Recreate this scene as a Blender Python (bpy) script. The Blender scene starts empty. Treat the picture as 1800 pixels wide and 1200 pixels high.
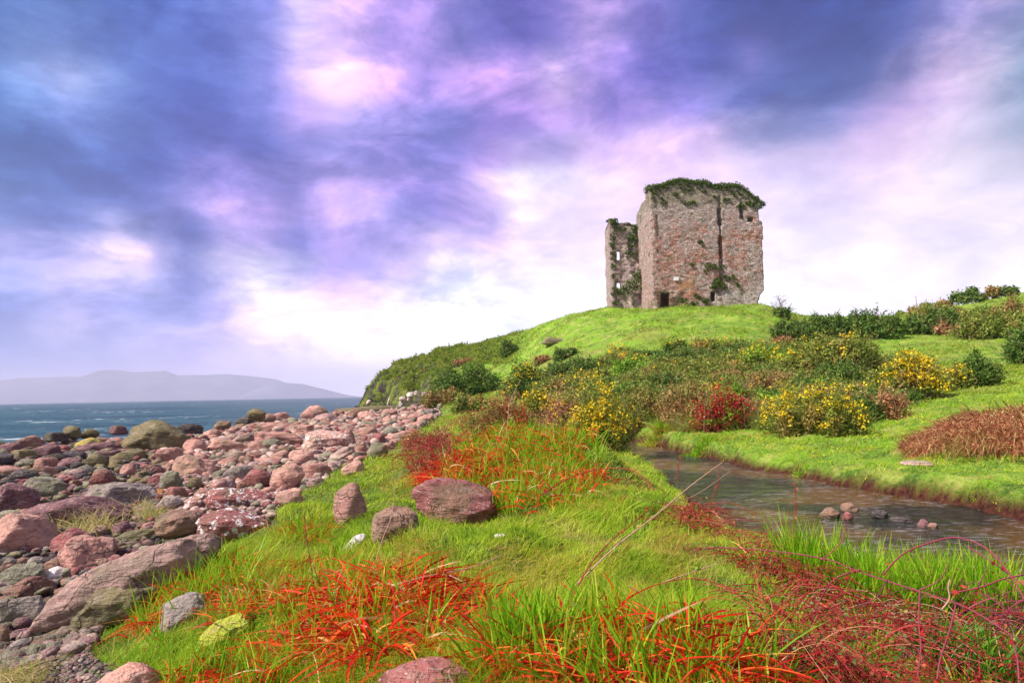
import bpy, math, random
import numpy as np
from mathutils import Vector, Matrix, noise as mnoise

scene = bpy.context.scene
rng = np.random.default_rng(7)
random.seed(7)

# ------------------------------------------------------------------ camera
F = 1200.0
PITCH = math.atan(91.6 / 1200.0)
ROLL = math.radians(1.11)
EYE = np.array([0.0, 0.0, 4.5])
_f = np.array([0, math.cos(PITCH), math.sin(PITCH)])
_u0 = np.array([0, -math.sin(PITCH), math.cos(PITCH)])
_r0 = np.array([1.0, 0, 0])
_R = math.cos(ROLL) * _r0 - math.sin(ROLL) * _u0
_U = math.cos(ROLL) * _u0 + math.sin(ROLL) * _r0
cam_d = bpy.data.cameras.new('camera')
cam = bpy.data.objects.new('camera', cam_d)
scene.collection.objects.link(cam)
cam_d.sensor_width = 36.0
cam_d.lens = 36.0 * F / 1800.0
cam_d.clip_start = 0.1
cam_d.clip_end = 60000
cam.matrix_world = Matrix(((_R[0], _U[0], -_f[0], EYE[0]), (_R[1], _U[1], -_f[1], EYE[1]),
                           (_R[2], _U[2], -_f[2], EYE[2]), (0, 0, 0, 1)))
scene.camera = cam


def ray(px, py):
    """unit-horizontal direction of the ray through photo pixel (1800x1200)"""
    px = np.asarray(px, float); py = np.asarray(py, float)
    xr = (px - 900) / F; yr = (600 - py) / F
    d = _f + xr[..., None] * _R + yr[..., None] * _U
    return d / np.hypot(d[..., 0], d[..., 1])[..., None]


def at(px, py, d):
    return EYE + ray(px, py) * np.asarray(d, float)[..., None]


def atY(px, py, Y):
    r = ray(px, py)
    return EYE + r * (Y / r[..., 1])[..., None]


def atz(px, py, z):
    r = ray(px, py)
    return EYE + r * ((z - EYE[2]) / r[..., 2])[..., None]


def proj(P):
    v = np.asarray(P, float) - EYE
    w = v @ _f
    return 900 + F * (v @ _R) / w, 600 - F * (v @ _U) / w


# ------------------------------------------------------------------ render settings
scene.render.engine = 'CYCLES'
scene.view_settings.view_transform = 'Standard'
scene.view_settings.look = 'None'
scene.view_settings.exposure = 0.5
scene.view_settings.gamma = 1.0
scene.cycles.use_denoising = True
scene.cycles.max_bounces = 6
scene.cycles.diffuse_bounces = 3
scene.cycles.glossy_bounces = 3
scene.cycles.transmission_bounces = 4
scene.cycles.transparent_max_bounces = 6
scene.cycles.volume_bounces = 3
scene.cycles.use_adaptive_sampling = True
scene.cycles.adaptive_threshold = 0.02
scene.cycles.sample_clamp_indirect = 4


def lin(c):
    c = np.asarray(c, float) / 255.0
    return np.where(c <= 0.04045, c / 12.92, ((c + 0.055) / 1.055) ** 2.4)


# ------------------------------------------------------------------ node helper
class NT:
    def __init__(s, tree):
        s.t = tree; tree.nodes.clear()

    def n(s, typ, ins=None, **kw):
        nd = s.t.nodes.new(typ)
        for k, v in kw.items():
            setattr(nd, k, v)
        for k, v in (ins or {}).items():
            sock = nd.inputs[k]
            if isinstance(v, bpy.types.NodeSocket):
                s.t.links.new(v, sock)
            else:
                sock.default_value = v
        return nd

    def m(s, op, a, b=0.0, c=None, clamp=False):
        ins = {0: a, 1: b}
        if c is not None: ins[2] = c
        return s.n('ShaderNodeMath', ins, operation=op, use_clamp=clamp).outputs[0]

    def mix(s, f, a, b, mode='MIX'):
        nd = s.n('ShaderNodeMix', {0: f}, data_type='RGBA', blend_type=mode, clamp_factor=True)
        for i, v in ((6, a), (7, b)):
            if isinstance(v, bpy.types.NodeSocket): s.t.links.new(v, nd.inputs[i])
            else: nd.inputs[i].default_value = (*v[:3], 1)
        return nd.outputs[2]

    def ramp(s, f, stops, interp='LINEAR'):
        nd = s.n('ShaderNodeValToRGB', {0: f})
        cr = nd.color_ramp; cr.interpolation = interp
        e = cr.elements
        while len(e) > 1: e.remove(e[-1])
        e[0].position = stops[0][0]; e[0].color = (*stops[0][1][:3], 1)
        for p, c in stops[1:]:
            q = e.new(min(1, p)); q.color = (*c[:3], 1)
        return nd.outputs[0]

    def sm(s, x, a, b):
        return s.n('ShaderNodeMapRange', {0: x, 1: a, 2: b, 3: 0.0, 4: 1.0}, interpolation_type='SMOOTHSTEP', clamp=True).outputs[0]

    def noise(s, vec, scale, detail=3.0, rough=0.55, col=False, dist=0.0):
        nd = s.n('ShaderNodeTexNoise', {'Scale': scale, 'Detail': detail, 'Roughness': rough, 'Distortion': dist})
        if vec is not None: s.t.links.new(vec, nd.inputs['Vector'])
        return nd.outputs[1 if col else 0]

    def map(s, vec, scale=(1, 1, 1), loc=(0, 0, 0), rot=(0, 0, 0)):
        return s.n('ShaderNodeMapping', {'Vector': vec, 'Scale': scale, 'Location': loc, 'Rotation': rot}).outputs[0]

    def out(s, shader, disp=None, vol=None):
        o = s.n('ShaderNodeOutputMaterial')
        if shader is not None: s.t.links.new(shader, o.inputs['Surface'])
        if vol is not None: s.t.links.new(vol, o.inputs['Volume'])


def newmat(name):
    m = bpy.data.materials.new(name); m.use_nodes = True
    return m, NT(m.node_tree)


# ------------------------------------------------------------------ sky (world)
SUN_AZ = math.radians(-114)      # clockwise from +Y: left of and behind the camera
SUN_EL = math.radians(46)
GAM, B0, B1 = 1.45, 0.83, 0.31
world = bpy.data.worlds.new('World'); scene.world = world; world.use_nodes = True
SKY = [
 (0, [(0,(100,135,200)),(150,(112,138,205)),(300,(108,130,205)),(420,(135,145,218)),(490,(170,160,230)),(520,(232,212,250)),(560,(215,190,245)),(640,(180,158,230)),(750,(160,145,222)),(880,(102,118,195)),(960,(125,122,205)),(1060,(160,150,220)),(1130,(205,180,232)),(1200,(105,120,195)),(1350,(72,92,172)),(1500,(75,105,182)),(1640,(90,112,190)),(1720,(185,172,222)),(1800,(190,185,225))]),
 (50, [(0,(105,142,205)),(150,(118,145,210)),(300,(110,130,205)),(400,(140,148,220)),(480,(165,165,232)),(540,(240,220,253)),(600,(225,195,247)),(700,(180,158,232)),(830,(112,122,200)),(950,(140,128,212)),(1030,(208,180,238)),(1120,(150,135,218)),(1220,(95,105,185)),(1370,(48,88,160)),(1450,(80,92,172)),(1550,(82,105,182)),(1660,(190,172,222)),(1740,(215,200,235)),(1800,(178,182,218))]),
 (100, [(0,(135,162,220)),(110,(160,172,226)),(200,(125,145,212)),(330,(105,122,200)),(430,(140,148,220)),(500,(165,158,230)),(565,(248,228,254)),(650,(228,200,248)),(750,(208,178,242)),(880,(170,145,225)),(960,(178,152,230)),(1045,(225,195,243)),(1130,(140,130,215)),(1230,(95,110,190)),(1330,(130,122,192)),(1440,(75,105,178)),(1545,(62,102,165)),(1600,(160,152,208)),(1680,(232,208,240)),(1800,(150,172,205))]),
 (150, [(0,(135,165,222)),(120,(175,185,232)),(200,(130,150,215)),(340,(98,115,195)),(450,(140,145,218)),(530,(215,190,243)),(620,(235,205,250)),(700,(218,185,245)),(755,(175,155,228)),(830,(215,180,243)),(900,(215,180,243)),(980,(248,218,250)),(1040,(190,160,235)),(1150,(150,135,218)),(1280,(105,118,195)),(1400,(85,112,185)),(1500,(110,125,195)),(1600,(205,182,230)),(1700,(235,215,243)),(1800,(120,152,190))]),
 (200, [(0,(105,145,210)),(110,(140,158,222)),(230,(115,135,208)),(350,(95,112,195)),(450,(120,130,208)),(540,(190,170,235)),(650,(175,165,232)),(740,(165,155,228)),(830,(165,158,226)),(900,(195,160,235)),(1000,(222,190,243)),(1100,(175,150,230)),(1200,(165,150,228)),(1320,(120,132,202)),(1450,(135,145,210)),(1560,(205,180,232)),(1650,(238,215,246)),(1800,(150,170,205))]),
 (250, [(0,(82,122,188)),(150,(112,138,205)),(300,(98,115,195)),(450,(105,118,202)),(600,(148,150,222)),(750,(160,155,226)),(860,(195,160,236)),(960,(178,152,236)),(1060,(215,182,240)),(1140,(245,215,250)),(1260,(228,205,243)),(1400,(200,190,233)),(1520,(240,212,247)),(1650,(242,225,248)),(1800,(175,185,215))]),
 (300, [(0,(120,150,212)),(150,(105,130,202)),(300,(105,118,200)),(400,(170,155,228)),(500,(125,128,208)),(600,(195,172,238)),(700,(205,175,242)),(800,(170,158,230)),(880,(235,208,248)),(950,(253,240,255)),(1050,(250,235,253)),(1150,(245,220,250)),(1300,(235,218,246)),(1500,(240,220,248)),(1680,(238,228,246)),(1800,(225,215,238))]),
 (350, [(0,(138,162,220)),(150,(112,135,208)),(280,(135,140,215)),(370,(225,198,248)),(450,(220,190,246)),(520,(200,175,240)),(600,(232,205,250)),(690,(180,165,234)),(800,(205,175,240)),(860,(225,200,246)),(910,(255,245,255)),(1000,(245,228,252)),(1150,(240,218,250)),(1400,(242,228,249)),(1600,(246,232,250)),(1800,(240,230,247))]),
 (400, [(0,(150,168,226)),(150,(128,142,214)),(280,(105,122,202)),(370,(112,125,205)),(440,(200,172,240)),(520,(130,132,210)),(600,(205,180,240)),(680,(160,158,228)),(760,(175,162,232)),(860,(190,168,236)),(900,(235,212,249)),(1050,(245,226,251)),(1400,(245,232,250)),(1650,(225,214,242)),(1800,(240,230,248))]),
 (440, [(0,(225,208,245)),(100,(175,172,230)),(210,(242,225,250)),(270,(225,205,244)),(330,(140,148,220)),(400,(238,218,249)),(430,(225,200,245)),(510,(160,155,225)),(600,(190,170,237)),(690,(195,175,240)),(770,(240,222,250)),(860,(205,188,240)),(1000,(240,225,250)),(1400,(248,236,251)),(1800,(238,228,247))]),
 (480, [(0,(150,160,222)),(120,(205,195,238)),(240,(240,224,249)),(330,(165,162,228)),(420,(252,242,255)),(490,(254,246,255)),(560,(185,168,235)),(640,(175,165,232)),(710,(235,215,248)),(790,(255,250,255)),(900,(248,236,252)),(1100,(252,244,254)),(1400,(252,244,254)),(1800,(250,242,252))]),
 (520, [(0,(122,146,216)),(100,(165,168,228)),(200,(180,178,234)),(300,(128,142,215)),(360,(150,155,224)),(410,(225,205,247)),(480,(255,246,255)),(540,(235,212,250)),(620,(225,200,247)),(700,(248,236,253)),(800,(255,252,255)),(1000,(253,248,255)),(1800,(251,243,253))]),
 (560, [(0,(170,175,230)),(120,(228,212,246)),(190,(170,170,230)),(290,(128,145,218)),(340,(185,178,234)),(400,(178,170,234)),(470,(240,220,250)),(540,(245,228,252)),(650,(248,236,253)),(800,(254,250,255)),(1800,(252,244,253))]),
 (600, [(0,(165,172,230)),(150,(178,176,234)),(250,(215,202,243)),(340,(192,182,238)),(420,(225,206,247)),(500,(250,236,253)),(600,(250,238,253)),(1800,(252,245,253))]),
 (640, [(0,(160,170,228)),(200,(186,184,236)),(400,(222,208,246)),(550,(246,233,252)),(700,(252,243,254)),(1800,(252,245,253))]),
 (690, [(0,(178,186,236)),(200,(198,190,241)),(400,(224,208,247)),(600,(247,236,252)),(1800,(252,245,253))]),
]
_sp = []; _sc = []
for y, row in SKY:
    for x, c in row:
        r = ray(x, y); _sp.append((math.atan2(r[0], r[1]), r[2])); _sc.append(lin(c))
_sp = np.array(_sp); _sc = np.array(_sc)


def rbf_fit(P, V, lam=1e-6):
    D = np.linalg.norm(P[:, None] - P[None], axis=2)
    n = len(P); k = P.shape[1] + 1
    A = np.zeros((n + k, n + k)); A[:n, :n] = -D + 0 * np.eye(n) - lam * np.eye(n) * -1
    Q = np.hstack([np.ones((n, 1)), P]); A[:n, n:] = Q; A[n:, :n] = Q.T
    V2 = V if V.ndim == 2 else V[:, None]
    W = np.linalg.solve(A, np.vstack([V2, np.zeros((k, V2.shape[1]))]))

    def f(X):
        out = np.empty((len(X), V2.shape[1]))
        for i in range(0, len(X), 20000):
            x = X[i:i + 20000]
            D = np.sqrt(((x[:, None, :] - P[None]) ** 2).sum(2))
            out[i:i + 20000] = -D @ W[:n] + np.hstack([np.ones((len(x), 1)), x]) @ W[n:]
        return out if V.ndim == 2 else out[:, 0]
    return f


sky_f = rbf_fit(_sp, _sc, 1e-4)
w = NT(world.node_tree)
tc = w.n('ShaderNodeTexCoord').outputs['Generated']
n1 = w.noise(w.map(tc, scale=(1, 1, 1.6)), 3.2, 5, 0.6, col=True)
n2 = w.noise(w.map(tc, scale=(1, 1, 1.8)), 7.0, 8, 0.62, col=True)
off1 = w.n('ShaderNodeVectorMath', {0: n1, 1: (0.5, 0.5, 0.5)}, operation='SUBTRACT').outputs[0]
off2 = w.n('ShaderNodeVectorMath', {0: n2, 1: (0.5, 0.5, 0.5)}, operation='SUBTRACT').outputs[0]
sx = w.n('ShaderNodeSeparateXYZ', {0: tc})
hyp = w.m('SQRT', w.m('ADD', w.m('POWER', sx.outputs[0], 2.0), w.m('POWER', sx.outputs[1], 2.0)))
hyp = w.m('MAXIMUM', hyp, 0.001)
az0 = w.m('ARCTAN2', sx.outputs[0], sx.outputs[1])
te0 = w.m('DIVIDE', sx.outputs[2], hyp)
o1 = w.n('ShaderNodeSeparateXYZ', {0: off1}); o2 = w.n('ShaderNodeSeparateXYZ', {0: off2})
fade = w.sm(te0, 0.0, 0.12)
az = w.m('ADD', az0, w.m('MULTIPLY', w.m('ADD', w.m('MULTIPLY', o1.outputs[0], 0.04), w.m('MULTIPLY', o2.outputs[0], 0.065)), w.m('ADD', w.m('MULTIPLY', fade, 0.85), 0.15)))
te = w.m('ADD', te0, w.m('MULTIPLY', w.m('ADD', w.m('MULTIPLY', o1.outputs[1], 0.03), w.m('MULTIPLY', o2.outputs[1], 0.05)), fade))
AZM = 0.68
azn = w.m('ADD', w.m('DIVIDE', az, 2 * AZM), 0.5, clamp=True)
TE = [0.0, 0.03, 0.06, 0.09, 0.12, 0.15, 0.185, 0.225, 0.265, 0.31, 0.36, 0.41, 0.47, 0.54]
NC = 30
rows = []
for t in TE:
    a = np.linspace(-AZM, AZM, NC)
    c = np.clip(sky_f(np.stack([a, np.full(NC, t)], 1)), 0.02, 1.0)
    rows.append(w.ramp(azn, [(i / (NC - 1), c[i]) for i in range(NC)]))
colr = rows[0]
for i in range(1, len(TE)):
    colr = w.mix(w.sm(te, TE[i - 1], TE[i]), colr, rows[i])
det = w.noise(w.map(tc, scale=(1, 1, 2.2)), 7.0, 7, 0.6)
detf = w.m('ADD', w.m('MULTIPLY', w.m('SUBTRACT', det, 0.5), w.m('MULTIPLY', fade, 0.5)), 1.0)
colr = w.n('ShaderNodeVectorMath', {0: colr, 3: detf}, operation='SCALE').outputs[0]
nish = w.n('ShaderNodeTexSky', sky_type='NISHITA')
nish.sun_disc = False; nish.sun_elevation = SUN_EL; nish.sun_rotation = SUN_AZ
nishc = w.n('ShaderNodeVectorMath', {0: nish.outputs[0], 3: 0.10}, operation='SCALE').outputs[0]
cloud_b = w.mix(w.sm(w.noise(tc, 2.2, 5, 0.6), 0.4, 0.62), (0.36, 0.40, 0.62), (0.86, 0.80, 0.86))
back = w.n('ShaderNodeVectorMath', {0: w.mix(0.35, cloud_b, nishc), 3: 0.62}, operation='SCALE').outputs[0]
up = w.sm(te0, 0.62, 1.1)
side = w.sm(w.m('ABSOLUTE', az0), 0.85, 1.5)
d3 = w.noise(w.map(tc, scale=(1, 1, 1.9), loc=(4, 2, 1)), 5.5, 10, 0.60, dist=0.35)
dm = w.m('ADD', w.m('MULTIPLY', fade, 0.85), 0.1)
dm = w.m('MULTIPLY', dm, w.m('SUBTRACT', 1.0, w.m('MULTIPLY', w.m('MULTIPLY', w.sm(az0, -0.12, 0.12), w.m('SUBTRACT', 1.0, w.sm(te0, 0.28, 0.44))), 0.70)))
d4 = w.noise(w.map(tc, scale=(1, 1, 2.4), loc=(1, 7, 3), rot=(0, .35, 0)), 12.0, 9, 0.58, dist=0.6)
colr = w.mix(w.m('MULTIPLY', w.sm(d3, 0.52, 0.40), w.m('MULTIPLY', dm, 0.62)), colr, w.n('ShaderNodeVectorMath', {0: colr, 1: (0.56, 0.62, 0.76)}, operation='MULTIPLY').outputs[0])
colr = w.mix(w.m('MULTIPLY', w.sm(d3, 0.50, 0.61), w.m('MULTIPLY', dm, 0.62)), colr, w.n('ShaderNodeVectorMath', {0: colr, 1: (1.50, 1.42, 1.24)}, operation='MULTIPLY').outputs[0])
colr = w.mix(w.m('MULTIPLY', w.sm(d4, 0.53, 0.43), w.m('MULTIPLY', dm, 0.30)), colr, w.n('ShaderNodeVectorMath', {0: colr, 1: (0.66, 0.70, 0.84)}, operation='MULTIPLY').outputs[0])
colr = w.mix(w.m('MULTIPLY', w.sm(d4, 0.52, 0.62), w.m('MULTIPLY', dm, 0.30)), colr, w.n('ShaderNodeVectorMath', {0: colr, 1: (1.35, 1.30, 1.18)}, operation='MULTIPLY').outputs[0])
colr = w.n('ShaderNodeGamma', {0: colr, 1: GAM}).outputs[0]
lum_ = w.n('ShaderNodeRGBToBW', {0: colr}).outputs[0]
colr = w.n('ShaderNodeVectorMath', {0: colr, 1: w.mix(w.sm(lum_, 0.10, 0.5), (0.88, 1.02, 0.96), (1.0, 1.0, 1.0))}, operation='MULTIPLY').outputs[0]
colr = w.n('ShaderNodeVectorMath', {0: colr, 1: (0.95, 1.0, 0.99)}, operation='MULTIPLY').outputs[0]
msk = w.m('MAXIMUM', up, side)
fin = w.mix(msk, colr, back)
fin = w.mix(w.sm(te0, 0.0, -0.06), fin, (0.62, 0.56, 0.68))
lowb_ = w.m('SUBTRACT', 1.0, w.sm(te0, 0.04, 0.30))
boost = w.m('ADD', B0, w.m('MULTIPLY', lowb_, B1))
fin = w.n('ShaderNodeVectorMath', {0: fin, 3: boost}, operation='SCALE').outputs[0]
bg = w.n('ShaderNodeBackground', {0: fin, 1: 1.0})
wo = w.n('ShaderNodeOutputWorld'); w.t.links.new(bg.outputs[0], wo.inputs[0])
world.cycles.sampling_method = 'MANUAL'; world.cycles.sample_map_resolution = 512

sun_d = bpy.data.lights.new('sun', 'SUN'); sun = bpy.data.objects.new('sun', sun_d)
scene.collection.objects.link(sun)
sun_d.energy = 5.0; sun_d.angle = math.radians(6); sun_d.color = (1.0, 0.93, 0.82)
_sd = Vector((math.sin(SUN_AZ) * math.cos(SUN_EL), math.cos(SUN_AZ) * math.cos(SUN_EL), math.sin(SUN_EL)))
sun.rotation_euler = _sd.to_track_quat('Z', 'Y').to_euler()

# ------------------------------------------------------------------ tagging
def tag(o, label=None, cat=None, group=None, kind=None):
    if label: o['label'] = label
    if cat: o['category'] = cat
    if group: o['group'] = group
    if kind: o['kind'] = kind
    return o


def link(name, me, mat=None, parent=None, loc=None):
    o = bpy.data.objects.new(name, me)
    scene.collection.objects.link(o)
    if mat is not None and not me.materials: me.materials.append(mat)
    if parent is not None: o.parent = parent
    if loc is not None: o.location = loc
    return o


def empty(name, loc, **kw):
    o = bpy.data.objects.new(name, None); scene.collection.objects.link(o)
    o.location = loc; o.empty_display_size = 0.3
    return tag(o, **kw)


def mesh_np(name, V, faces, smooth=False):
    """faces: list of (k,arrayNxk)"""
    me = bpy.data.meshes.new(name)
    V = np.asarray(V, np.float32)
    me.vertices.add(len(V)); me.vertices.foreach_set('co', V.ravel())
    nl = sum(f.size for f in faces); nf = sum(len(f) for f in faces)
    me.loops.add(nl); me.polygons.add(nf)
    li = np.concatenate([f.ravel() for f in faces]).astype(np.int32)
    tot = np.concatenate([np.full(len(f), f.shape[1]) for f in faces]).astype(np.int32)
    st = np.concatenate([[0], np.cumsum(tot)[:-1]]).astype(np.int32)
    me.loops.foreach_set('vertex_index', li)
    me.polygons.foreach_set('loop_start', st)
    me.polygons.foreach_set('loop_total', tot)
    if smooth: me.polygons.foreach_set('use_smooth', np.ones(nf, bool))
    me.update(calc_edges=True)
    return me


def setattr_f(me, name, arr):
    a = me.attributes.new(name, 'FLOAT', 'POINT'); a.data.foreach_set('value', np.asarray(arr, np.float32))


def setattr_c(me, name, arr):
    a = me.attributes.new(name, 'FLOAT_COLOR', 'POINT')
    b = np.ones((len(arr), 4), np.float32); b[:, :3] = arr
    a.data.foreach_set('color', b.ravel())


# value noise (vectorised)
def vnoise(X, Y, seed=0):
    xi = np.floor(X).astype(np.int64); yi = np.floor(Y).astype(np.int64)
    fx = X - xi; fy = Y - yi
    fx = fx * fx * (3 - 2 * fx); fy = fy * fy * (3 - 2 * fy)

    def h(a, b):
        n = (a * 374761393 + b * 668265263 + seed * 2147483647) & 0xffffffff
        n = ((n ^ (n >> 13)) * 1274126177) & 0xffffffff
        n = n ^ (n >> 16)
        return (n & 0xffff) / 65535.0
    return (h(xi, yi) * (1 - fx) + h(xi + 1, yi) * fx) * (1 - fy) + (h(xi, yi + 1) * (1 - fx) + h(xi + 1, yi + 1) * fx) * fy


def fbm(X, Y, seed=0, oct=4):
    s = 0; a = 0.5; t = 0
    for i in range(oct):
        s = s + a * vnoise(X * 2 ** i, Y * 2 ** i, seed + i * 17); t += a; a *= 0.5
    return s / t - 0.5


# ------------------------------------------------------------------ terrain heights
CP = []
def Z(px, *pairs):
    for d, z in pairs:
        p = at(px, 700, d); CP.append((p[0], p[1], z))
def D(px, *pairs):
    for py, d in pairs:
        p = at(px, py, d); CP.append(tuple(p))
def P(z, *pts):
    for px, py in pts:
        p = atz(px, py, z); CP.append((p[0], p[1], z))

Z(-700, (2,2.5),(6,2.4),(12,2.4),(20,2.5),(28,2.6),(40,1.2),(60,0),(120,-2),(400,-4))
Z(-200, (2,2.5),(6,2.4),(12,2.4),(20,2.5),(28,2.7),(36,1.6),(60,-0.3),(120,-2),(400,-4))
Z(0, (2,2.55),(6,2.45),(9,2.5),(15,2.5),(22,2.65),(29,2.9),(34,2.1),(44,.3),(80,-1.5),(400,-4))
Z(200, (2,2.75),(9,2.6),(15,2.55),(24,2.62),(32,2.85),(38,2.0),(50,.2),(100,-2),(400,-4))
Z(450, (2,2.95),(6,2.9),(10,2.8),(15,2.65),(25,2.6),(35,2.7),(45,2.92),(52,2.1),(65,.2),(110,-2),(400,-4))
Z(560, (50,2.75),(60,2.8),(68,2.2),(80,.2),(105,-1.5),(140,-2))
Z(610, (3,2.95),(15,2.75),(25,2.7),(40,2.7),(58,2.8),(70,2.7),(86,1.6),(100,-.5),(130,-2),(400,-4))
Z(700, (3,2.95),(12,2.95),(20,2.8),(40,2.75),(60,2.8),(78,2.95),(90,3.0))
D(640, (712,95),(690,103)); D(665, (712,96),(657,104)); D(700, (714,95),(680,98),(650,102),(628,106))
D(760, (700,92),(660,96),(630,102),(613,110)); D(800, (698,86),(655,94),(625,103),(610,112)); D(830, (690,78),(650,90),(606,107))
Z(640, (115,1.0),(150,-2)); Z(700, (120,6),(150,-2),(400,-4)); Z(800, (130,9),(180,0),(400,-3))
D(900, (587,100),(620,92),(650,82),(690,62)); Z(900,(18,2.9),(22,2.75),(30,2.7),(45,3.2),(130,12),(200,2),(400,-2))
D(950, (570,94)); D(1035, (549.5,87)); D(1000, (557,90),(575,84),(600,78),(650,66),(700,48)); Z(1000,(18,2.8),(25,2.6),(35,2.6),(120,13),(200,4))
D(1070, (543,86),(570,80),(600,72),(650,60),(700,44)); Z(1070,(36,2.4))
D(1200, (538,83),(560,76),(590,67),(625,57),(650,50),(700,39),(745,31))
D(1340, (537,83),(560,76),(600,64),(650,48),(700,38),(755,28))
Z(1150, (90,14.9),(98,14.9),(125,11),(250,6),(400,4)); Z(1070,(97,14.3)); Z(1340, (92,14.8),(100,14.5),(130,13),(250,14),(400,16))
D(1430, (556,90),(590,75),(640,55),(700,38),(760,27)); Z(1430, (110,14),(160,14),(250,16),(400,18))
D(1530, (566,90),(593,75),(640,58),(690,42),(740,30),(790,22)); Z(1530,(120,14.5),(250,18))
D(1650, (552,100),(580,80),(620,62),(660,48),(700,36),(750,26),(800,19.5))
D(1750, (532,115),(575,85),(620,62),(660,46),(700,34),(760,23),(840,16.5))
D(1800, (516,125),(575,85),(640,54),(700,34),(770,22),(850,16))
D(2100, (500,125),(600,70),(700,34),(800,20)); Z(1650,(160,17)); Z(1800, (165,22),(300,20),(400,20)); Z(2300,(160,22),(400,20),(5,2.3),(2,2.6),(60,8))
P(2.45, (1450,836),(1300,806),(1180,787),(1600,860),(1700,882),(1800,905),(2000,955))
P(2.6, (1450,815),(1600,835),(1330,790),(1700,850),(1800,872))
# grassy hummock in the middle
D(900, (772,14)); D(820, (792,13.2)); D(1000, (778,14)); D(1070, (800,12.5))
P(2.97, (900,856),(780,850),(1000,862),(700,900),(1080,900)); P(2.85,(700,812),(740,775),(650,850))
P(2.72, (1140,850),(1195,905),(1245,952),(1335,985)); P(2.62,(1450,1030),(1600,1050),(1750,1060),(1800,1085),(2000,1170))
P(2.22, (1110,806),(1160,841),(1210,890),(1262,936),(1340,962),(1450,995),(1600,1010),(1740,1016),(1800,1042),(1950,1102))
P(3.02, (1100,1000),(900,1000),(700,1000)); P(2.95,(1250,1050),(1300,1100),(900,1190),(600,1190),(1150,1190),(500,950),(560,1050))
P(2.75, (1500,1190),(1400,1080)); P(2.6,(1700,1190),(1800,1190)); P(2.85,(400,1190),(420,1100)); P(2.7,(270,1190),(300,1110),(280,1030))
P(2.45, (120,1150),(0,1190),(60,1080),(-200,1190)); P(2.55,(150,950),(330,980)); P(2.8,(450,930))
Z(900,(2,3.0)); Z(1400,(2,2.9)); Z(1800,(2,2.7)); Z(500,(2,2.9))
CP = np.array(CP)
LS = 2.2
def tcoord(x, y):
    return np.stack([np.arctan2(x, y) * LS, np.log(np.hypot(x, y))], 1)
th_f = rbf_fit(tcoord(CP[:, 0], CP[:, 1]), CP[:, 2], 2e-3)

# stream outline (photo pixels on the water level)
WZ = 2.15
_sf = [(1072,768),(1100,774),(1190,794),(1270,812),(1370,832),(1440,846),(1500,858),(1600,872),(1700,894),(1800,918),(1950,960),(2200,1040)]
_sn = [(2200,1260),(1950,1090),(1800,1030),(1740,1004),(1600,1000),(1450,985),(1340,952),(1262,925),(1210,880),(1160,832),(1110,800),(1075,780)]
STREAM = np.array([atz(np.array(float(a)), np.array(float(b)), WZ)[:2] for a, b in _sf + _sn])


def poly_sd(x, y, poly):
    """signed distance (negative inside)"""
    n = len(poly); d2 = np.full(x.shape, 1e18); ins = np.zeros(x.shape, bool)
    for i in range(n):
        a = poly[i]; b = poly[(i + 1) % n]; e = b - a
        wx = x - a[0]; wy = y - a[1]
        t = np.clip((wx * e[0] + wy * e[1]) / (e @ e), 0, 1)
        d2 = np.minimum(d2, (wx - t * e[0]) ** 2 + (wy - t * e[1]) ** 2)
        c = (a[1] > y) != (b[1] > y)
        with np.errstate(divide='ignore', invalid='ignore'):
            xx = e[0] * (y - a[1]) / (e[1] if e[1] else 1e-9) + a[0]
        ins ^= c & (x < xx)
    d = np.sqrt(d2)
    return np.where(ins, -d, d)


def inpoly(x, y, poly):
    return poly_sd(np.asarray(x, float), np.asarray(y, float), np.asarray(poly, float))


# ground zones drawn round places seen in the photo, in pixels of the bare ground
BEACH_PX = [(-900,1400),(180,1400),(205,1200),(150,1140),(215,1075),(330,1000),(262,960),(350,935),(470,925),(500,880),(560,860),(600,822),(665,805),(720,770),(770,735),(775,715),(700,712),(600,716),(560,700),(-900,700)]
AZR = math.radians(68); NA = 760
D0, D1 = 2.0, 420.0; ND = 680
lnd = np.linspace(math.log(D0), math.log(D1), ND); aza = np.linspace(-AZR, AZR, NA)
GA, GD = np.meshgrid(aza, lnd)
GX = np.sin(GA) * np.exp(GD); GY = np.cos(GA) * np.exp(GD)
GZ = th_f(tcoord(GX.ravel(), GY.ravel())).reshape(GX.shape)
GR = np.exp(GD)
GPX, GPY = proj(np.stack([GX, GY, GZ], 2))
sdB = inpoly(GPX, GPY, BEACH_PX)
mB = np.clip(0.5 - sdB / 24.0, 0, 1) * (GR < 95)
mB = np.where(GZ < 2.2, np.where(GR > 30, 1.0, mB), mB) * ((GPX < 820) | (GZ < 2))
# relief
gr = 1 - mB
GZ += gr * (fbm(GX / 0.85, GY / 0.85, 3) * 0.42 * np.clip(1 - (GR - 20) / 60, 0.3, 1) + fbm(GX / 3.1, GY / 3.1, 5) * 0.25 * np.clip(GR / 20, 0.35, 1))
GZ += gr * np.clip((GR - 30) / 40, 0, 1) * (fbm(GX / 7, GY / 4.5, 9) * 0.75 + np.abs(fbm(GX / 2.6, GY / 2.0, 19)) * 0.55)
GZ += mB * fbm(GX / 0.6, GY / 0.6, 11) * 0.12
# headland cliff: craggy
mC = np.clip((GR - 88) / 4, 0, 1) * np.clip((835 - GPX) / 90 + 1.6 * fbm(GX / 2.5, GY / 4, 35) , 0, 1) * np.clip((GPX - 600) / 20, 0, 1) * (GR < 116)
GZ += mC * (fbm(GX / 2.2, GY / 5, 31) * 3.2 + fbm(GX / 0.8, GY / 1.2, 33) * 1.3)
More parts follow.
